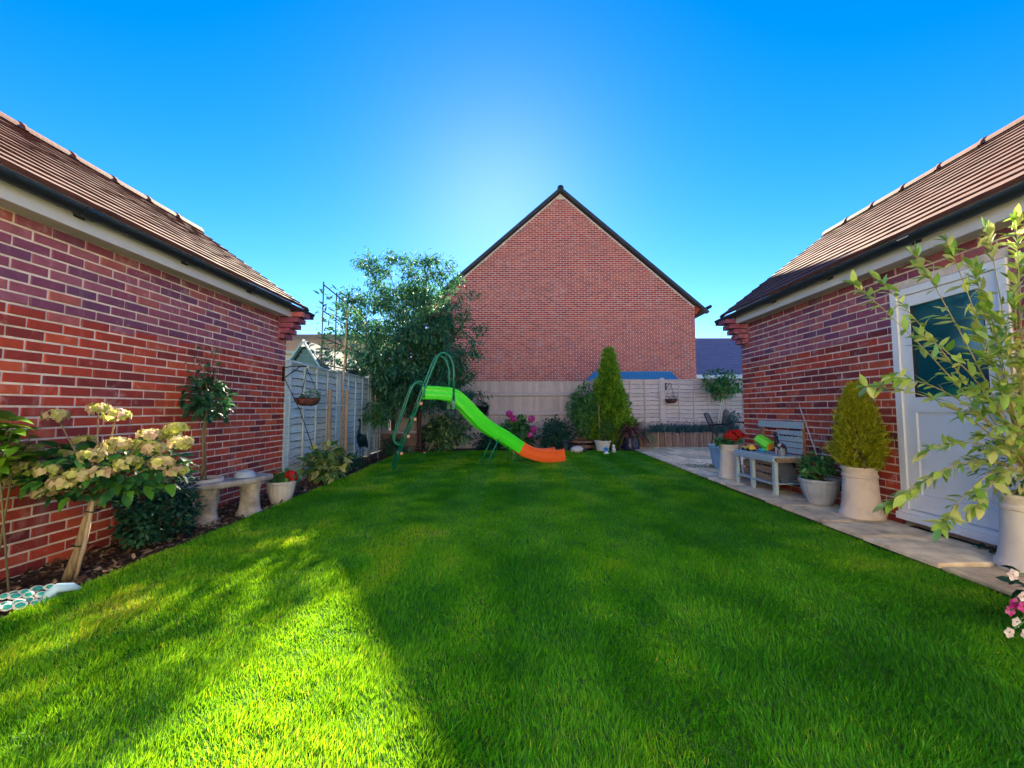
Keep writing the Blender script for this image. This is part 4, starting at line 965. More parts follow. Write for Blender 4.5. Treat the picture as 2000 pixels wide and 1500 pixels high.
def shrub(name, base, label, c, r, n, size, shape, mat, nl=10, sn=6, sm=None, mix=(), k=.5, out=.7, smooth=False, cat='shrub', droop=.15, shell=.55):
    t = plant(name, base, label, cat); stems(t, base, c, r, sn, .012, sm or bark_m)
    foliage(t, [crown(lumps(c, r, nl, k), n, size, shape, out, droop, shell)], mat, smooth=smooth)
    for (m2, n2, s2, sh2, nm) in mix: foliage(t, [crown(lumps(c, r, nl, k), n2, s2, sh2, out, droop, .8)], m2, nm)
    return t
def S_(px, py, Y, z0, r, **kw): c = atY(px, py, Y); return Vector((c.x, c.y, z0)), tuple(c)
b_, c = S_(868, 847, 10.95, .0, 0); shrub('laurel_shrub', b_, 'broad pale spotted laurel bush right of the tree trunk', c, (.72, .45, .50), 1500, .15, leaf_shape(.36, .2, .2), 'aucuba', 14, 8)
b_, c = S_(955, 862, 11.2, .0, 0); shrub('dark_shrub', b_, 'low very dark bush under the middle of the slide', c, (.5, .35, .38), 900, .09, SMALL, 'dark', 10)
b_, c = S_(1012, 845, 11.05, .0, 0); t = shrub('hydrangea_bush', b_, 'bush with bright pink flower heads beyond the slide end', c, (.48, .4, .52), 800, .13, BROAD, 'mid', 12)
for (px, py) in ((1038, 818), (1042, 838), (1003, 818), (995, 808), (1036, 850)):
    q = atY(px, py, 10.62); n = 130; u = unit(n); P = np.array(q) + u * np.array([.09, .07, .08])
    link('flower_head', np_mesh('flower_head', [many(leaf_shape(.9, .1, .1, .5), P, frames(np.cross(u, unit(n)), u), np.full(n, .045))], LM['pink']), t)
b_, c = S_(1082, 852, 10.95, .0, 0); shrub('round_shrub', b_, 'dome shaped dark evergreen bush with tiny pale leaf edges', c, (.56, .45, .54), 2600, .075, leaf_shape(.5, .3, .1), 'dark', 16, 6, k=.6)
b_ = BC + Vector((0, 0, .25)); c = atY(1142, 800, BC.y); t = shrub('photinia_shrub', b_, 'tall loose light green bush growing in the half barrel', c, (.44, .36, .72), 2300, .095, leaf_shape(.42, .3, .2), 'mid', 18, 9, palebark_m, [('bright', 900, .095, leaf_shape(.42, .3, .2), 'young_foliage')], .42)
b_ = WP + Vector((0, .17, .24)); c = atY(1186, 838, b_.y); t = shrub('caned_shrub', b_, 'small green shrub tied to a cane in the ringed pot', c, (.24, .2, .26), 420, .06, SMALL, 'mid', 7, 4)
mb = MB(); mb.tube([b_ + Vector((-.08, 0, -.05)), b_ + Vector((-.085, 0, .92))], .009, 6); tag(mb.build('garden_cane', stake_m, None, True), 'upright cane in the white ringed pot', 'cane')
# tall conifer: flame shaped, sprays pointing up and out
def conifer(name, base, label, h, r, n, size, mat, bulge=.3, taper=.8):
    t = plant(name, base, label, 'conifer'); B_ = np.array(base, float)
    m = n // 9; u = rng.random(m) ** .85; a = rng.uniform(0, 2 * math.pi, m)
    prof_ = np.where(u < bulge, .72 + .28 * np.sin(u / bulge * math.pi / 2), np.clip(1 - (u - bulge) / (1 - bulge), 0, 1) ** taper)
    lob = 1 + .15 * np.sin(a * 3 + u * 9) + .13 * np.sin(a * 5 - u * 19) + .08 * np.sin(a * 9 + u * 31)
    rad = r * prof_ * lob * (1.06 - .55 * rng.random(m) ** 2); T = np.stack([np.cos(a) * rad, np.sin(a) * rad, u * h * .97], 1)
    dirs = np.stack([np.cos(a) * .7, np.sin(a) * .7, .55 + .8 * u], 1) + unit(m) * .35
    P = np.repeat(T, 9, 0) + np.repeat(dirs / np.linalg.norm(dirs, axis=1, keepdims=True), 9, 0) * (rng.random((m * 9, 1)) * size * 1.3) + rng.normal(size=(m * 9, 3)) * size * .22 + B_
    d = np.repeat(dirs, 9, 0) + unit(m * 9) * .55
    tn = np.clip(np.repeat(rng.random(m), 9) * .6 + .4 * rng.random(m * 9) + .15 * (np.repeat(rad / np.maximum(r * prof_, .01), 9) - 1), 0, 1)
    foliage(t, [many(NEEDLE if size < .09 else small_leaf(.34, .2), P, frames(d, unit(m * 9) + np.array([0, 0, .5])), size * (.6 + .8 * rng.random(m * 9)) * np.repeat(1.1 - .55 * u, 9), tn)], mat)
    mb = MB(); mb.tube([Vector(base) - Vector((0, 0, .05)), Vector(base) + Vector((0, 0, h * .9))], [r * .09 + .006, .004], 6); mb.build('trunk', bark_m, t, True); return t
b_ = atZ(1190, 880, ZL); b_ = Vector((2.55, 11.2, .05)); conifer('tall_conifer', b_, 'tall flame shaped bright green conifer by the back fence', 2.66, .43, 17000, .13, 'conifer', .22, .9)
conifer('golden_conifer', CP1 + Vector((0, 0, .44)), 'golden yellow conifer growing in the buff chimney pot', .80, .155, 15000, .045, 'gold', .3, .62)

# spiky plants: every strap leaf by itself
def spiky(name, base, label, n, L, w, mat, zdir=.5, limit=300, droop=.6, cat='plant'):
    t = plant(name, base, label, cat); shapes = []
    for dr in (droop * .5, droop, droop * 1.5):
        v = []; f = []; m = 7
        for i in range(m + 1):
            u = i / m; k = w / 2 * (.55 + 1.2 * u if u < .35 else 1 - (max(0, u - .35) / .65) ** 1.6); v += [(-k, u - .12 * dr * u ** 2, -dr * u ** 2.2 + .3 * k), (0, u - .12 * dr * u ** 2, -dr * u ** 2.2), (k, u - .12 * dr * u ** 2, -dr * u ** 2.2 + .3 * k)]
            if i: o_ = 3 * i; f += [(o_ - 3, o_ - 2, o_ + 1, o_), (o_ - 2, o_ - 1, o_ + 2, o_ + 1)]
        shapes.append((np.array(v), f))
    spec = []
    for i in range(n):
        a = random.uniform(0, 2 * math.pi); e = random.uniform(-.15, 1.25) * zdir * 2
        d_ = Vector((math.cos(a), math.sin(a), e)); spec.append((Vector(base) + Vector((math.cos(a), math.sin(a), 0)) * .03 + Vector((0, 0, random.uniform(0, .08))), d_, Vector((0, 0, 1)) - d_ * .1, L * random.uniform(.75, 1.1)))
    leaf_parts(spec, shapes, LM[mat], t, limit, name='leaf')
    mb = MB(); mb.tube([Vector(base) - Vector((0, 0, .1)), Vector(base) + Vector((0, 0, .1))], [.03, .02], 6); mb.build('stem', bark_m, t, True); return t
spiky('cordyline', NP + Vector((0, 0, .42)), 'purple spiky cordyline in the navy pot', 120, .64, .07, 'cord', .62)
spiky('green_phormium', Vector((3.42, 11.1, .40)), 'green strap leaved plant beside the log edging', 46, .62, .06, 'strap', .5, droop=.9)
# lavender on the raised bed
for i in range(6):
    x = 3.95 + i * .40; b_ = Vector((x, 11.45 + .06 * (i % 2), .43)); t = plant('lavender', b_, ['lavender plant at the left end of the raised bed', 'second lavender from the left in the raised bed', 'third lavender from the left in the raised bed', 'fourth lavender from the left in the raised bed', 'fifth lavender from the left, left of the chair', 'lavender plant right behind the black chair'][i], 'lavender', 'lavender plants along the raised bed')
    n = 520; a = rng.uniform(0, 2 * math.pi, n); e = rng.uniform(.4, 2.2, n); d = np.stack([np.cos(a), np.sin(a) * .8, e], 1); P = np.array(b_) + np.stack([rng.normal(0, .12, n), rng.normal(0, .08, n), rng.uniform(-.02, .12, n)], 1)
    foliage(t, [many(small_leaf(.07, .1), P, frames(d, unit(n)), rng.uniform(.12, .27, n))], 'blue')
    n = 14; P = np.array(b_) + np.stack([rng.normal(0, .15, n), rng.normal(0, .08, n), rng.uniform(.24, .36, n)], 1); foliage(t, [many(small_leaf(.4, .3), P, frames(np.tile([0, 0, 1.], (n, 1)) + unit(n) * .3, unit(n)), np.full(n, .05))], 'purple', 'flower_spikes')['kind'] = 'stuff'
b_, c = S_(1424, 815, 11.5, .43, 0); shrub('corner_shrub', b_, 'small bluish shrub behind the chair by the garage corner', c, (.3, .18, .3), 420, .07, SMALL, 'blue', 7, 4)

# left border: variegated bush, dark bush under the bench
b_ = atZ(636, 940, ZB); b_ = Vector((-2.95, 6.3, ZB)); shrub('variegated_shrub', b_, 'low bush with yellow edged leaves below the hanging basket', (b_.x, b_.y, .27), (.36, .32, .24), 520, .13, leaf_shape(.5, .25, .25, .45, 4), 'varieg', 9, 6, smooth=True)
b_ = Vector((-2.98, 3.42, ZB)); shrub('bench_shrub', b_, 'very dark fine leaved bush at the near end of the bench', (b_.x, b_.y, .24), (.30, .42, .26), 2600, .05, SMALL, 'dark', 12, 7)
b_ = Vector((-3.15, 7.9, ZB)); shrub('border_fern', b_, 'dark low fern at the foot of the heron', (b_.x, b_.y, .14), (.22, .35, .16), 420, .11, LANCE, 'dark', 6, 4)
b_ = Vector((-3.0, 9.9, ZB)); shrub('corner_fern', b_, 'dark feathery plant in front of the corner sleeper planter', (b_.x, b_.y, .24), (.32, .3, .26), 620, .10, LANCE, 'dark', 8, 4)
spiky('daylily_clump', Vector((-2.62, 10.1, .02)), 'clump of arching grassy leaves beside the tree trunk', 46, .40, .05, 'strap', .6, droop=1.0)
# sleeper planter in the back left corner
t = thing('sleeper_planter', (-3.05, 10.9, ZB), 'weathered timber planter in the back left corner behind the ferns', 'planter')
sl_m = M('grey_sleeper', (.36, .31, .30), .85, .25, 6, (1, 5, 5), .4); 
mb = MB(); mb.box((-3.03, 10.72, .53), (1.0, .16, .07)); mb.build('capping', sl_m, t)
for k in range(3): mb = MB(); mb.box((-3.03, 10.74, .08 + .165 * k), (.94, .09, .155)); mb.build('sleeper', M('brown_sleeper', (.20, .13, .10), .9, .3, 6, (1, 5, 5), .4), t)
mb = MB(); mb.box((-3.03, 11.2, .25), (.94, .8, .5)); mb.build('soil', soil_m, t)

# ================================================================== the left border in front
# stone bench: curved seat on two pillar legs
SB = Vector((-2.86, 4.1, ZB)); t = thing('stone_bench', SB, 'curved pale stone bench on two round pillars by the wall', 'bench')
e0, e1 = atZ(338, 951, .40), atZ(528, 925, .40); mid = (e0 + e1) / 2; dv = (e1 - e0).normalized(); nv = Vector((dv.y, -dv.x, 0))   # towards the lawn
vs = []; N = 18
for i in range(N + 1):
    u = i / N; c_ = e0.lerp(e1, u) + nv * (-.05 + .10 * (1 - (2 * u - 1) ** 2))
    w_ = .15 * (1 if .02 < u < .98 else .9)
    for (o_, z) in ((-w_ + .01, .345), (w_ - .01, .345), (w_, .36), (w_, .385), (w_ - .012, .40), (-w_ + .012, .40), (-w_, .385), (-w_, .36)): q = c_ + nv * (o_ - .03); vs.append((q.x, q.y, z))
m = 8; f = [(i * m + j, i * m + (j + 1) % m, (i + 1) * m + (j + 1) % m, (i + 1) * m + j) for i in range(N) for j in range(m)] + [tuple(range(m - 1, -1, -1)), tuple(N * m + j for j in range(m))]
mb = MB(); mb.add(vs, f); smooth_edges(mb.build('seat', stone_m, t), 30)
for u in (.30, .76):
    c_ = e0.lerp(e1, u) + nv * .01; c_.z = ZB; mb = MB(); mb.lathe([(.125, 0), (.125, .04), (.108, .055), (.10, .09), (.092, .2), (.097, .29), (.115, .32), (.12, .344)], c_, 20, 10, .02, sx=1, sy=.85); smooth_edges(mb.build('pillar', stone_m, t), 40)
dc = atZ(486, 931, .40); mb = MB(); mb.lathe([(.10, 0), (.098, .012), (.088, .04), (.066, .058), (.062, .056), (.045, .05)], dc + Vector((-.04, 0, .001)), 28); tag(smooth_edges(mb.build('stone_dish', M('dish_glaze', (.36, .44, .50), .5, .15, 10)), 50), 'upturned blue grey dish lying on the stone bench', 'dish')
# geraniums: leaves and round heads
def geranium(base, label, heads, r, z, n=150):
    t = plant('geranium', base, label, 'flower')
    stems(t, base, (base[0], base[1], base[2] + z), (r, r, z), 9, .004, M('green_stem', (.06, .16, .04), .7))
    foliage(t, [crown(lumps((base[0], base[1], base[2] + z * .45), (r, r, z * .5), 6), n, .06, BROAD, .6, .1)], 'mid', smooth=True)
    for (p, hr) in heads:
        m = 90; u = unit(m); u[:, 2] = np.abs(u[:, 2]) - .25; P = np.array(p) + u * hr
        link('flower_head', np_mesh('flower_head', [many(leaf_shape(.9, .15, .1, .5), P, frames(np.cross(u, unit(m)), u + unit(m) * .3), np.full(m, hr * .75))], LM['red']), t)
gb_ = GB + Vector((0, 0, .25)); geranium(gb_, 'red geraniums growing in the white ribbed planter', [(atY(568, 928, GB.y + .0), .055), (atY(538, 928, GB.y + .08), .045), (atY(573, 934, GB.y - .03), .035)], .16, .13)
gp = CP3 + Vector((0, 0, .47)); geranium(gp, 'bright red geraniums growing in the cream chimney pot', [(atY(1428, 848, CP3.y), .06), (atY(1440, 846, CP3.y), .06), (atY(1420, 853, CP3.y), .05), (atY(1447, 851, CP3.y), .05), (atY(1433, 856, CP3.y - .06), .055)], .17, .14, 220)

# the grafted hydrangea with its cream and pink heads
HBs = atZ(128, 1133, ZB); HBs.z = ZB; t = plant('hydrangea_standard', HBs, 'hydrangea tree with cream and pink flower heads before the wall', 'shrub')
htop = atY(188, 970, HBs.y + .05); mb = MB(); mb.tube([HBs - Vector((0, 0, .03)), HBs.lerp(htop, .33) + Vector((.01, 0, 0)), HBs.lerp(htop, .7) - Vector((.008, 0, 0)), htop], [.030, .024, .022, .026], 10)
heads = [(110, 812, .0), (192, 800, .1), (228, 812, -.05), (290, 850, .0), (345, 838, .1), (350, 865, -.1), (55, 880, -.1), (130, 885, .1), (55, 915, -.2), (92, 920, -.2), (165, 862, .2), (215, 875, .0), (230, 868, -.1), (315, 905, -.1), (180, 890, -.15), (270, 870, .15), (85, 960, -.1), (120, 945, -.25), (195, 925, -.2), (345, 920, .05), (20, 890, .1), (150, 930, -.25), (250, 905, -.2), (300, 875, .0), (30, 935, -.15), (330, 850, .15)]
sep = []
for (px, py, dy) in heads:
    e = atY(px, py, HBs.y + .02 + dy); mb.tube([htop, htop.lerp(e, .5) + Vector((0, 0, .02)), e], [.010, .006, .004], 5); sep.append(e)
mb.build('trunk', palebark_m, t, True)
SEP = leaf_shape(.85, .15, .05, .5)
for e in sep:
    m = 38; u = unit(m); u[:, 2] = u[:, 2] * .6 + .25; u /= np.linalg.norm(u, axis=1, keepdims=True); P = np.array(e) + u * np.array([.066, .058, .038]) * (.75 + .35 * rng.random((m, 1)))
    Pp = np.repeat(P, 4, 0); uu = np.repeat(u, 4, 0); tg = np.cross(uu, np.array([.3, .2, 1.])); tg /= np.linalg.norm(tg, axis=1, keepdims=True); bt = np.cross(uu, tg); a = np.tile(np.arange(4) * math.pi / 2, m) + np.repeat(rng.random(m) * 6, 4)
    dd = tg * np.cos(a)[:, None] + bt * np.sin(a)[:, None] + uu * .25
    tn = np.clip(np.repeat(rng.random(m) * .55 + random.random() * .3, 4), 0, 1)
    link('flower_head', np_mesh('flower_head', [many(SEP, Pp, frames(dd, uu), np.full(m * 4, .026) * rng.uniform(.8, 1.2, m * 4), tn)], LM['sepal']), t)
spec = []
cc = atY(200, 915, HBs.y + .10)
for i in range(680):
    u = unit(1)[0]; q = cc + Vector((u[0] * .58, u[1] * .30, u[2] * .20)) * random.uniform(.45, 1.0); d_ = Vector((u[0], u[1] * .9, random.uniform(-.5, .25))) + Vector(unit(1)[0]) * .5
    spec.append((q, d_, Vector((0, 0, 1)) + Vector(unit(1)[0]) * .4, random.uniform(.06, .115)))
leaf_parts(spec, [leaf_shape(.55, .25, .3, .45, 5), leaf_shape(.5, .2, .15, .42, 5), leaf_shape(.6, .3, .4, .45, 5)], LM['hydrangea'], t, 300)
sk = atZ(140, 1132, ZB); mb = MB(); mb.tube([Vector((sk.x + .02, sk.y, -.02)), atY(160, 1060, HBs.y + .0) + Vector((.02, 0, 0)), atY(187, 960, HBs.y + .04)], .011, 8); st = tag(mb.build('garden_stake', M('pale_stake', (.36, .27, .19), .85, .3, 12, (4, 4, .7)), None, True), 'thin pale stake tied to the leaning hydrangea trunk', 'stake')
for q in (.42, .83):
    c_ = HBs.lerp(htop, q); mb = MB(); mb.tube([c_ + Vector((math.cos(a) * .043 + .012, math.sin(a) * .036, math.sin(a * 2) * .004)) for a in np.linspace(0, 6.2, 14)], .004, 5); mb.build('tie', iron_m, st, True)
# lime green leafy plant cut by the left edge of the picture
LB = Vector((-3.05, 2.35, ZB)); t = plant('lime_hydrangea', LB, 'shrub with big lime green leaves at the left picture edge', 'shrub'); c_ = atY(5, 865, 2.42); spec = []
mb = MB()
for i in range(11):
    u = unit(1)[0]; e = c_ + Vector((u[0] * .18, u[1] * .16, abs(u[2]) * .20)); lb = LB + Vector((random.uniform(-.15, .12), random.uniform(-.12, .12), 0)); mb.tube([lb, lb.lerp(e, .6) + Vector((0, 0, .08)), e], [.006, .005, .003], 6)
    for k in range(14):
        a = random.uniform(0, 6.3); spec.append((LB.lerp(e, random.uniform(.72, 1.0)) + Vector((0, 0, .02)), Vector((math.cos(a), math.sin(a), random.uniform(-.1, .7))), Vector((0, 0, 1)) + Vector(unit(1)[0]) * .3, random.uniform(.08, .13)))
mb.build('stem', M('pale_stem2', (.16, .14, .07), .8, .2), t, True)
leaf_parts(spec, [leaf_shape(.68, .25, .3, .42, 5), leaf_shape(.62, .2, .45, .45, 5)], LM['lime'], t, 300)
# peacock ornament on the chippings
PK = atZ(92, 1168, .02); PK.z = .01; t = thing('peacock_ornament', PK, 'turquoise and white peacock ornament lying at the border edge', 'ornament')
teal = M('peacock_teal', (.03, .42, .36), .35, .2, 20); wht = M('peacock_white', (.78, .80, .78), .4, .1, 20); pblue = M('peacock_blue', (.40, .62, .80), .35, .2, 12, col2=(.85, .87, .86))
spots = []
for row, (n_, v0) in enumerate(((5, 1180), (5, 1170), (5, 1160), (4, 1152))):
    for k in range(n_):
        spots.append(atZ(-8 + 24 * k + 10 * (row % 2) + row * 8, v0 + 8 - 3.4 * k + random.uniform(-4, 4), .045 + random.uniform(-.012, .012)) + Vector((random.uniform(-.012, .012), 0, 0)))
for i, q in enumerate(spots):
    rz = random.uniform(-.4, .4); rot = Matrix.Rotation(rz, 3, 'Z') @ Matrix.Rotation(.55 + random.uniform(-.15, .15), 3, 'X') @ Matrix.Rotation(.2, 3, 'Y')
    mb = MB(); kf = random.uniform(.8, 1.25); mb.blob(q, (.032 * kf, .022 * kf, .006), 14, 6, rot=rot); fe = mb.build('tail_feather', wht, t, True)
    mb = MB(); mb.blob(q + rot @ Vector((.004, 0, .004)), (.022 * kf, .014 * kf, .0065), 12, 6, rot=rot); mb.build('feather_eye', teal, fe, True)
mb = MB(); a, b_, c_, d_ = atZ(92, 1165, .06), atZ(112, 1149, .09), atZ(140, 1146, .085), atZ(162, 1153, .04)
mb.tube(arc([a + Vector((-.03, 0, -.02)), a, b_, c_, d_], 5), [.02] * 2 + [.024] * 8 + [.02] * 8 + [.013] * 0 + [.015] * (len(arc([a, a, b_, c_, d_], 5)) - 18), 10) if False else mb.tube([a + Vector((-.02, 0, -.03)), a.lerp(b_, .4), b_, c_, d_], [.016, .03, .028, .022, .008], 12)
mb.build('neck', pblue, t, True)
mb = MB(); mb.blob(atZ(92, 1168, .03), (.05, .035, .03), 12, 8); mb.build('body', M('peacock_dark', (.05, .28, .36), .35, .25, 20), t, True)

# hanging baskets
def basket(c, r, label, top, plant_label, mat, n, fl, wall_pt, arm_label):
    t = thing('hanging_basket', c, label, 'basket')
    mb = MB(); mb.lathe([(r * .35, -r * .62), (r * .7, -r * .5), (r * .93, -r * .22), (r, 0), (r * .95, 0), (r * .85, -r * .15)], c, 22); smooth_edges(mb.build('liner', M('coir', (.16, .055, .05), .95, .4, 30, bmp=1), t), 60)
    for k in range(10):
        a = 2 * math.pi * k / 10; mb = MB(); mb.tube([c + Vector((math.cos(a) * q * r * 1.02, math.sin(a) * q * r * 1.02, z * r)) for q, z in ((1.0, .0), (.94, -.23), (.71, -.52), (.3, -.64))], .004, 4); mb.build('wire', iron_m, t, True)
    mb = MB(); mb.tube([c + Vector((math.cos(a) * r * 1.02, math.sin(a) * r * 1.02, 0)) for a in np.linspace(0, 2 * math.pi, 25)], .006, 5); mb.build('rim', iron_m, t, True)
    for k in range(3): a = 2 * math.pi * k / 3 + .5; mb = MB(); mb.tube([c + Vector((math.cos(a) * r, math.sin(a) * r, 0)), top], .004, 4); mb.build('chain', iron_m, t)
    if n:
        p = thing('basket_plant', c, plant_label, 'plant'); foliage(p, [crown([((c.x + r * .3, c.y, c.z + .03), (r * .7, r * .8, r * .35))], n, .05, SMALL, .5, -.1)], mat)
        if fl: P = np.array(c) + rng.normal(size=(fl, 3)) * np.array([r * .6, r * .5, .03]) + np.array([0, 0, .06]); link('petals', np_mesh('petals', [many(SMALL, P, frames(unit(fl), unit(fl)), np.full(fl, .025))], LM['pink']), p)['kind'] = 'stuff'
    b = thing('basket_bracket', wall_pt, arm_label, 'bracket')
    mb = MB(); mb.bar(wall_pt + Vector((0, 0, -.16)), wall_pt + Vector((0, 0, .06)), .03, .012, up=(0, 1, 0)); mb.build('back_plate', iron_m, b)
    mb = MB(); dd = top - wall_pt; mb.tube([wall_pt + Vector((0, 0, .03)), wall_pt + dd * .35 + Vector((0, 0, .055)), wall_pt + dd * .8 + Vector((0, 0, .05)), top + Vector((0, 0, .04)), top + Vector((.015, 0, .01)), top], .007, 6); mb.build('arm', iron_m, b, True)
    mb = MB(); mb.tube([wall_pt + Vector((0, 0, -.12)), wall_pt + dd * .7 + Vector((0, 0, .05))], .007, 6); mb.build('brace', iron_m, b, True)
bc = atY(600, 778, 5.72); basket(bc, .165, 'coir lined hanging basket before the left fence', atY(600, 722, 5.72), 'trailing plant in the left hanging basket', 'mid', 110, 14, Vector((XL + .02, 5.72, 1.66)), 'black bracket on the garage corner carrying the left basket')
bc = atY(1311, 780, YF - .14); basket(bc, .165, 'coir hanging basket in front of the right lap fence', atY(1311, 752, YF - .14), 'dry plant in the right hanging basket', 'blue', 30, 0, Vector((4.25, YF - .10, atY(1301, 752, YF).z)), 'black bracket on the back fence post carrying the right basket')
mb = MB(); mb.tube([Vector((XL + .03, 5.72, 1.56)), atY(585, 800, 5.85), atY(612, 878, 6.0)], .006, 5); tag(mb.build('water_tube', iron_m, None, True), 'thin black watering tube running down from the left basket bracket', 'tube')
# dark hanging planter on the board fence
c_ = atY(941, 798, YF - .16); t = thing('wall_planter', c_, 'dark planter hanging on the board fence behind the slide', 'planter')
mb = MB(); mb.lathe([(.10, -.16), (.16, -.08), (.19, .05), (.17, .05)], c_, 18); smooth_edges(mb.build('bowl', iron_m, t), 50)
mb = MB(); mb.tube([c_ + Vector((.15, 0, .05)), atY(938, 762, YF - .1)], .006, 5); mb.tube([c_ + Vector((-.15, 0, .05)), atY(938, 762, YF - .1)], .006, 5); mb.build('chain', iron_m, t)
p = thing('planter_foliage', c_, 'dark plant in the hanging planter behind the slide', 'plant'); foliage(p, [crown([(tuple(c_ + Vector((0, 0, .08))), (.18, .14, .12)), (tuple(c_ + Vector((.08, -.08, -.05))), (.1, .08, .2))], 240, .07, SMALL)], 'dark')

# ================================================================== along the right-hand wall
# play bench (mud kitchen)
K = Vector((3.25, 5.38, ZP)); t = thing('play_bench', K, 'weathered blue painted wooden play bench against the garage wall', 'bench')
kx0, kx1, ky0, ky1, kz = 3.06, 3.42, 4.96, 5.80, .55
for (x, y) in ((kx0, ky0), (kx0, ky1), (kx0, 5.42), (kx1, ky0), (kx1, ky1)):
    mb = MB(); mb.box((x + .02, y, (ZP + kz - .055) / 2), (.04, .05, kz - .055 - ZP)); mb.build('leg', old_blue, t)
for k in range(3): mb = MB(); mb.box((kx0 + .06 + .125 * k, (ky0 + ky1) / 2, kz - .01), (.118, ky1 - ky0 + .06, .022)); mb.build('top_board', old_blue, t)
mb = MB(); mb.box((kx0 - .008, (ky0 + ky1) / 2, kz - .045), (.02, ky1 - ky0 + .05, .055)); mb.build('front_rail', old_blue, t)
mb = MB(); mb.box(((kx0 + kx1) / 2 + .02, ky0 - .034, kz - .045), (kx1 - kx0, .02, .05)); mb.build('side_rail', old_wood, t)
for k in range(3): mb = MB(); mb.box((kx0 + .06 + .125 * k, (ky0 + ky1) / 2, ZP + .12), (.118, ky1 - ky0 - .04, .018)); mb.build('shelf_board', old_blue, t)
for k in range(3):                                          # slatted crate ends below the top
    mb = MB(); mb.box((kx0 + .05, 5.19, ZP + .17 + .10 * k), (.016, .40, .075)); mb.build('crate_slat', old_wood, t)
    mb = MB(); mb.box((kx0 + .10, 5.61, ZP + .17 + .11 * k), (.016, .33, .085)); mb.build('crate_slat', old_wood, t)
for y in (ky0 + .02, ky1 - .02): mb = MB(); mb.box((kx1 + .022, y, .54), (.03, .045, .86)); mb.build('upright', old_wood, t)
mb = MB(); mb.box((kx1 - .003, (ky0 + ky1) / 2, .915), (.02, ky1 - ky0 + .04, .085)); mb.build('back_board', old_blue, t)
for k in range(4): mb = MB(); mb.box((kx1 - .001, ky0 + .24, .60 + .072 * k), (.014, .47, .062)); mb.build('back_slat', old_blue, t)
for k in range(4): mb = MB(); mb.tube([(kx1 - .01, ky0 + .08 + .085 * k, .79), (kx1 - .045, ky0 + .08 + .085 * k, .775), (kx1 - .05, ky0 + .08 + .085 * k, .80)], .005, 5); mb.build('hook', iron_m, t)
mb = MB(); mb.box((3.30, 5.12, ZP + .27), (.22, .03, .30), Matrix.Rotation(-.45, 3, 'Y')); tag(mb.build('loose_board', M('slate_board', (.13, .15, .20), .7, .25, 8)), 'dark loose board leaning under the play bench', 'board')
# toys on the bench
tc = Vector((3.20, 5.36, .685)); t = thing('toy_lantern', tc, 'lime green toy box with orange grille on the play bench', 'toy'); rot = Matrix.Rotation(.5, 3, 'X') @ Matrix.Rotation(.3, 3, 'Z')
lime = M('toy_lime', (.16, .72, .03), .35, .08); mb = MB(); mb.lathe([(.05, -.11), (.068, -.09), (.075, .06), (.068, .10)], (0, 0, 0), 6); mb.v = [tuple(tc + rot @ Matrix.Rotation(math.pi / 2, 3, 'X') @ Vector(p)) for p in mb.v]; mb.build('shell', lime, t)
mb = MB(); dirn = rot @ Vector((0, -1, 0))
for k in range(5): mb.box(tc + rot @ Vector((0, -.104, -.04 + .02 * k)), (.09, .012, .009), rot)
mb.build('grille', M('toy_orange', (.85, .30, .02), .4, .1), t)
mb = MB(); mb.blob(tc + Vector((0, .02, -.10)), (.05, .07, .022), 12, 6); mb.tube([tc + Vector((0, -.03, -.07)), tc + Vector((0, -.02, -.11))], .01, 6); mb.build('base', M('toy_teal', (.02, .42, .50), .4, .1), t, True)
q = Vector((3.17, 5.66, kz + .001)); t = thing('toy_truck', q, 'yellow toy truck at the far end of the play bench', 'toy'); mb = MB(); mb.box(q + Vector((0, 0, .038)), (.09, .20, .032)); mb.box(q + Vector((0, -.05, .065)), (.075, .08, .035), None, 0, .75); mb.build('body', M('toy_yellow', (.85, .52, .10), .4, .1), t)
for a, b_ in ((-.04, -.06), (.04, -.06), (-.04, .06), (.04, .06)): mb = MB(); mb.tube([q + Vector((a - .012, b_, .022)), q + Vector((a + .012, b_, .022))], .022, 12); mb.build('wheel', iron_m, t)
q = Vector((3.30, 5.16, kz + .001)); mb = MB(); mb.lathe([(.035, 0), (.035, .02), (.03, .09), (.012, .14), (.004, .145)], q, 14); tag(smooth_edges(mb.build('toy_cone', M('toy_grey', (.4, .48, .52), .5, .1)), 50), 'small pale grey cone shaped toy on the play bench', 'toy')
# dark horse figure, rearing its head, on the near end of the bench
q = Vector((3.20, 5.03, kz + .001)); t = thing('horse_figure', q, 'dark toy horse with pale patch on the play bench', 'figurine'); hm2 = M('horse_dark', (.02, .018, .02), .5, .3, 20)
mb = MB(); mb.blob(q + Vector((0, 0, .115)), (.032, .075, .038), 12, 8); mb.tube([q + Vector((0, .05, .13)), q + Vector((0, .075, .18)), q + Vector((0, .075, .235))], [.032, .024, .02], 8); mb.blob(q + Vector((0, .10, .245)), (.016, .04, .019), 8, 6, rot=Matrix.Rotation(.5, 3, 'X'))
for s_ in (-1, 1): mb.tube([q + Vector((s_ * .01, .075, .255)), q + Vector((s_ * .014, .07, .285))], [.007, .002], 5)
mb.tube([q + Vector((0, -.07, .13)), q + Vector((0, -.10, .09)), q + Vector((0, -.105, .04))], [.012, .012, .004], 6); mb.build('body', hm2, t, True)
for a in (-.02, .02):
    for b_ in (-.05, .05): mb = MB(); mb.tube([q + Vector((a, b_, .10)), q + Vector((a, b_ + .008, .05)), q + Vector((a, b_, 0))], [.014, .008, .009], 6); mb.build('leg', M('horse_sock', (.45, .4, .38), .6, .2), t, True)
mb = MB(); mb.blob(q + Vector((-.012, -.015, .122)), (.024, .035, .027), 10, 6); mb.build('patch', M('horse_patch', (.62, .5, .42), .6, .1), t, True)
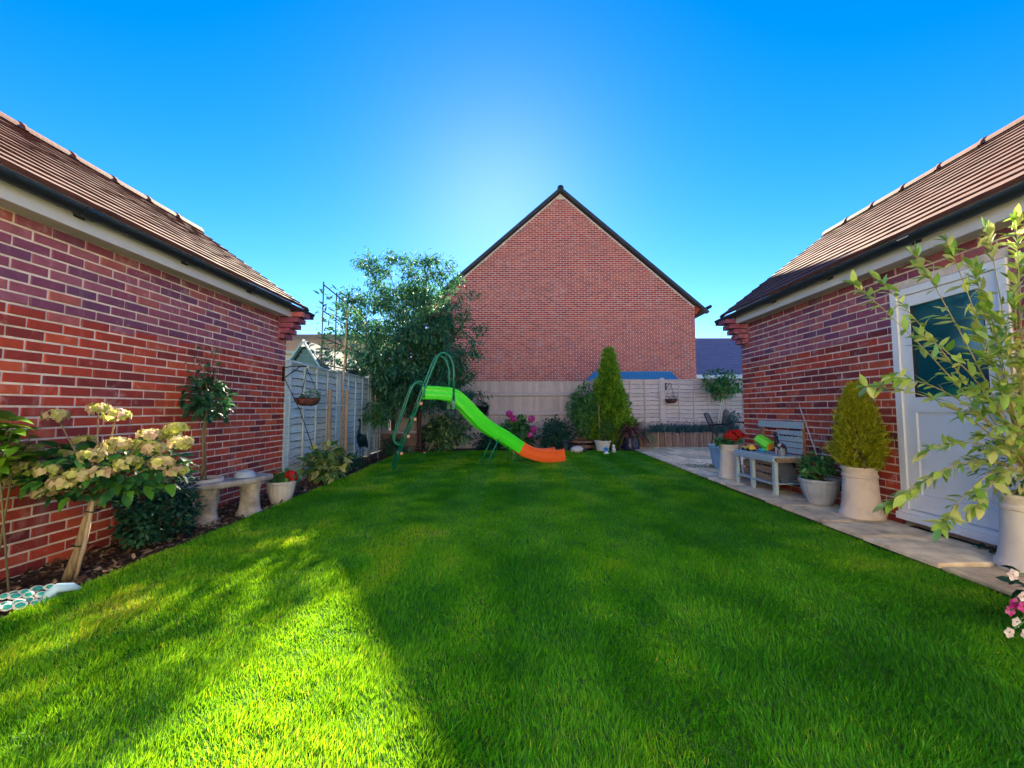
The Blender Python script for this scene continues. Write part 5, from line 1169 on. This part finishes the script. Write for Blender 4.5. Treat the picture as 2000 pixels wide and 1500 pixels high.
# stick leaning on the wall, rose in the grey planter
mb = MB(); a = atX(1561, 792, XR - .02); mb.tube([Vector((3.40, PB.y + .03, ZP + .1)), a], .007, 6); tag(mb.build('leaning_cane', M('pale_cane', (.6, .5, .45), .7, .15), None, True), 'pale thin cane leaning on the wall behind the rose', 'cane')
rb = PB + Vector((0, 0, .24)); t = shrub('rose_bush', rb, 'small green rose bush in the grey ribbed planter', (rb.x - .01, rb.y, rb.z + .15), (.20, .22, .20), 520, .055, OVAL, 'mid', 9, 6, k=.45)
mb = MB(); mb.tube([rb, rb + Vector((-.02, -.16, .22))], .005, 5); mb.build('long_shoot', bark_m, t, True)

# patio chair and table
chair_at = Vector((5.0, 10.05, ZP)); chair_turn = R(-38)
ch = Vector((0, 0, 0)); t = thing('metal_chair', ch, 'black slatted metal garden chair on the patio', 'chair'); r_ = .013
for s_ in (-.23, .23):
    mb = MB(); mb.tube([ch + Vector((-.22, s_, 0)), ch + Vector((-.15, s_, .44)), ch + Vector((-.27, s_, .72)), ch + Vector((-.34, s_, .90))], r_, 7); mb.build('rear_leg', iron_m, t, True)
    mb = MB(); mb.tube([ch + Vector((.24, s_, 0)), ch + Vector((.2, s_, .44)), ch + Vector((.2, s_, .62)), ch + Vector((.1, s_, .66)), ch + Vector((-.22, s_, .64))], r_, 7); mb.build('arm', iron_m, t, True)
mb = MB(); mb.tube([ch + Vector((-.34, -.23, .90)), ch + Vector((-.355, 0, .93)), ch + Vector((-.34, .23, .90))], r_, 7); mb.build('top_rail', iron_m, t, True)
for k in range(6): y = -.175 + .07 * k; mb = MB(); mb.bar(ch + Vector((-.155, y, .47)), ch + Vector((-.335, y, .90)), .006, .022, up=(0, 1, 0)); mb.build('back_slat', iron_m, t)
for k in range(7): x = -.14 + .055 * k; mb = MB(); mb.box(ch + Vector((x, 0, .45)), (.042, .46, .012)); mb.build('seat_slat', iron_m, t)
t.location = chair_at; t.rotation_euler = (0, 0, chair_turn)
tb = Vector((5.85, 10.0, ZP)); t = thing('metal_table', tb, 'black metal garden table half hidden by the garage corner', 'table')
mb = MB(); mb.lathe([(.46, .69), (.47, .705), (.46, .72)], tb, 32); mb.build('top', iron_m, t)
for k in range(4): a = k * math.pi / 2 + .6; mb = MB(); mb.tube([tb + Vector((math.cos(a) * .32, math.sin(a) * .32, 0)), tb + Vector((math.cos(a) * .1, math.sin(a) * .1, .40)), tb + Vector((math.cos(a) * .36, math.sin(a) * .36, .69))], .014, 7); mb.build('leg', iron_m, t, True)
# small ornaments along the back of the lawn
q = atZ(1130, 886, ZL) + Vector((0, .02, 0)); q.z = ZL; t = thing('sheep_ornament', q, 'speckled white sheep ornament with dark face before the barrel', 'ornament'); wool = M('wool', (.55, .55, .52), .95, .45, 60, bmp=1)
mb = MB(); mb.blob(q + Vector((-.03, 0, .095)), (.16, .09, .085), 16, 10, .04); mb.build('body', wool, t, True)
mb = MB(); mb.blob(q + Vector((.14, -.03, .075)), (.05, .04, .045), 10, 7); mb.build('face', hm2, t, True)
for (a, b_) in ((-.12, -.05), (-.12, .05), (.05, -.05), (.05, .05)): mb = MB(); mb.tube([q + Vector((a, b_, .05)), q + Vector((a, b_, -.005))], .016, 6); mb.build('leg', hm2, t)
q = atZ(1184, 887, ZL); q.z = ZL; t = thing('star_ornament', q, 'blue and white seaside ornament in front of the ringed pot', 'ornament')
mb = MB(); mb.lathe([(.065, 0), (.06, .03), (.02, .075), (.002, .08)], q, 12); mb.build('base', wht, t, True)
mb = MB()
for k in range(5): a = math.pi / 2 + k * 2 * math.pi / 5; c0 = q + Vector((0, -.02, .12)); mb.add([c0 + Vector((math.cos(a) * .085, 0, math.sin(a) * .085)), c0 + Vector((math.cos(a + .63) * .035, 0, math.sin(a + .63) * .035)), c0 + Vector((0, -.025, 0)), c0 + Vector((math.cos(a - .63) * .035, 0, math.sin(a - .63) * .035)), c0 + Vector((0, .025, 0))], [(0, 1, 2), (0, 2, 3), (1, 0, 4), (0, 3, 4)])
mb.build('star', M('star_blue', (.02, .22, .6), .4, .1), t)
q = atZ(1199, 884, ZL); q.z = ZL; t = thing('dog_ornament', q, 'small white and brown sitting dog ornament beside the ringed pot', 'ornament'); cream = M('dog_cream', (.75, .7, .6), .6, .1)
mb = MB(); mb.blob(q + Vector((0, .02, .07)), (.045, .06, .075), 12, 8); mb.tube([q + Vector((-.02, -.04, .1)), q + Vector((-.02, -.05, 0))], .014, 6); mb.tube([q + Vector((.02, -.04, .1)), q + Vector((.02, -.05, 0))], .014, 6); mb.build('body', cream, t, True)
mb = MB(); mb.blob(q + Vector((-.01, -.02, .165)), (.036, .045, .036), 10, 7); mb.build('head', cream, t, True)
for s_ in (-1, 1): mb = MB(); mb.blob(q + Vector((s_ * .033 - .01, -.01, .175)), (.012, .018, .03), 8, 6); mb.build('ear', M('dog_brown', (.25, .09, .05), .6, .1), t, True)
q = atZ(778, 885, ZL); mb = MB(); mb.blob((q.x, q.y + .05, .045), (.17, .08, .055), 12, 7, .10); tag(mb.build('white_stone', M('white_stone_m', (.8, .78, .72), .9, .1, 20), None, True), 'white stone at the lawn edge behind the slide ladder', 'stone')
q = atZ(829, 886, ZL); t = thing('toadstool_ornament', (q.x, q.y, ZL), 'tiny red toadstool ornament at the foot of the tree', 'ornament'); mb = MB(); mb.lathe([(.016, 0), (.014, .05)], (q.x, q.y, ZL), 8); mb.build('stalk', wht, t); mb = MB(); mb.blob((q.x, q.y, ZL + .055), (.04, .04, .026), 10, 6); mb.build('cap', M('toad_red', (.5, .03, .03), .4, .1), t, True)

# ================================================================== the variegated willow in front of the door
W0 = CP2 + Vector((0, 0, .44)); t = plant('variegated_willow', W0, 'large pale green variegated willow spilling over the white door', 'shrub')
random.seed(21); hub = W0 + Vector((0, 0, .14)); spec = []; mb = MB()
targets = [(1672, 556, 2.45), (1720, 548, 2.5), (1790, 500, 2.45), (1850, 470, 2.5), (1930, 450, 2.45), (1985, 425, 2.4), (1900, 520, 2.6), (1800, 655, 2.35), (1690, 755, 2.5), (1740, 735, 2.4), (1810, 880, 2.4), (1735, 985, 2.45), (1770, 965, 2.4), (1835, 1030, 2.3), (1905, 990, 2.35), (1900, 760, 2.3), (1930, 700, 2.35), (1950, 620, 2.45), (1980, 560, 2.4), (1900, 640, 2.5), (1960, 830, 2.3), (1940, 880, 2.35), (1995, 700, 2.3), (1985, 500, 2.5), (2030, 600, 2.35), (2060, 500, 2.4), (2080, 700, 2.3), (2050, 420, 2.45), (1960, 760, 2.25), (2100, 820, 2.3), (1925, 580, 2.5), (1915, 850, 2.5)]
for (px, py, Y) in targets:
    e = atY(px, py, Y + .05); e.x = min(e.x, XR - .05); L = (e - hub).length; rise = .28 * L if py > 600 else .10 * L
    c1 = hub.lerp(e, .4) + Vector((0, 0, rise)); pts = [hub.lerp(c1, u).lerp(c1.lerp(e, u), u) for u in np.linspace(0, 1, 9)]
    for q in pts: q.x = min(q.x, XR - .04)
    mb.tube(pts, [.006, .005, .0045, .004, .0035, .003, .0025, .002, .0015], 5)
    n_ = int(14 + L * 17)
    for k in range(n_):
        u = 1 - random.random() ** 1.5 * .72; i = min(7, int(u * 8)); q = pts[i].lerp(pts[i + 1], u * 8 - i); tg = (pts[i + 1] - pts[i]).normalized()
        d_ = tg * random.uniform(.5, 1.1) + Vector(unit(1)[0]) * .75 + Vector((0, 0, -.1)); spec.append((q, d_, Vector((0, 0, 1)) + Vector(unit(1)[0]) * .6, random.uniform(.045, .112)))
    for k in range(6): spec.append((e - (e - pts[7]) * .2 * k, (e - pts[7]).normalized() + Vector(unit(1)[0]) * .5, Vector((0, 0, 1)) + Vector(unit(1)[0]) * .5, random.uniform(.07, .11)))
mb.build('branches', M('willow_stem', (.34, .30, .12), .7, .25), t, True)
ws = [leaf_shape(.36, .25, .2, .45, 5), leaf_shape(.33, .3, -.12, .42, 5), leaf_shape(.42, .2, .35, .5, 5)]
leaf_parts(spec, ws, LM['willow'], t, 300)
n = 420; c_ = hub + Vector((.0, .0, .06)); foliage(t, [crown([(tuple(c_), (.24, .24, .20))], n, .06, leaf_shape(.3, .2, .2), .8, .1, .4)], 'varieg', 'inner_foliage')
# pink flowers trailing from the pot at the right edge
p0 = PF + Vector((0, 0, .22)); t = plant('pink_flower_plant', p0, 'pink and white flowers at the right edge of the lawn', 'flower')
fl = [(1968, 1178, 'pink'), (1985, 1185, 'pink'), (1960, 1192, 'pink'), (1972, 1215, 'sepal'), (1958, 1235, 'sepal'), (1990, 1238, 'sepal'), (1965, 1122, 'sepal'), (1995, 1140, 'sepal'), (1995, 1205, 'pink'), (1985, 1165, 'sepal')]
white_p = leafmat('petal_white', G3((.62, .45, .48), (.72, .62, .62), (.8, .75, .72)), .6)
mb = MB()
for i, (px, py, kind) in enumerate(fl):
    e = atY(px + 12, py, 1.78 + random.uniform(-.05, .08)); mb.tube([p0, p0.lerp(e, .5) + Vector((0, 0, .08)), e], .003, 5)
    a = np.arange(5) * 2 * math.pi / 5 + random.random(); dd = np.stack([np.cos(a), np.full(5, -.25), np.sin(a)], 1); link('flower', np_mesh('flower', [many(leaf_shape(.95, .1, .15, .5, 4), np.tile(np.array(e), (5, 1)), frames(dd, np.tile([0, -1., .3], (5, 1))), np.full(5, random.uniform(.02, .028)))], LM['pink'] if kind == 'pink' else white_p, True), t)
mb.build('stem', M('green_stem', (.06, .16, .04), .7), t, True)
foliage(t, [crown(lumps((p0.x - .12, p0.y, p0.z + .03), (.2, .18, .12), 7), 190, .05, OVAL)], 'dark', smooth=True)
q = Vector((3.37, 3.02, .07)); t = shrub('threshold_weed', q, 'small dark weed sprouting under the white door', (q.x, q.y, .10), (.05, .12, .05), 150, .03, SMALL, 'dark', 5, 3)
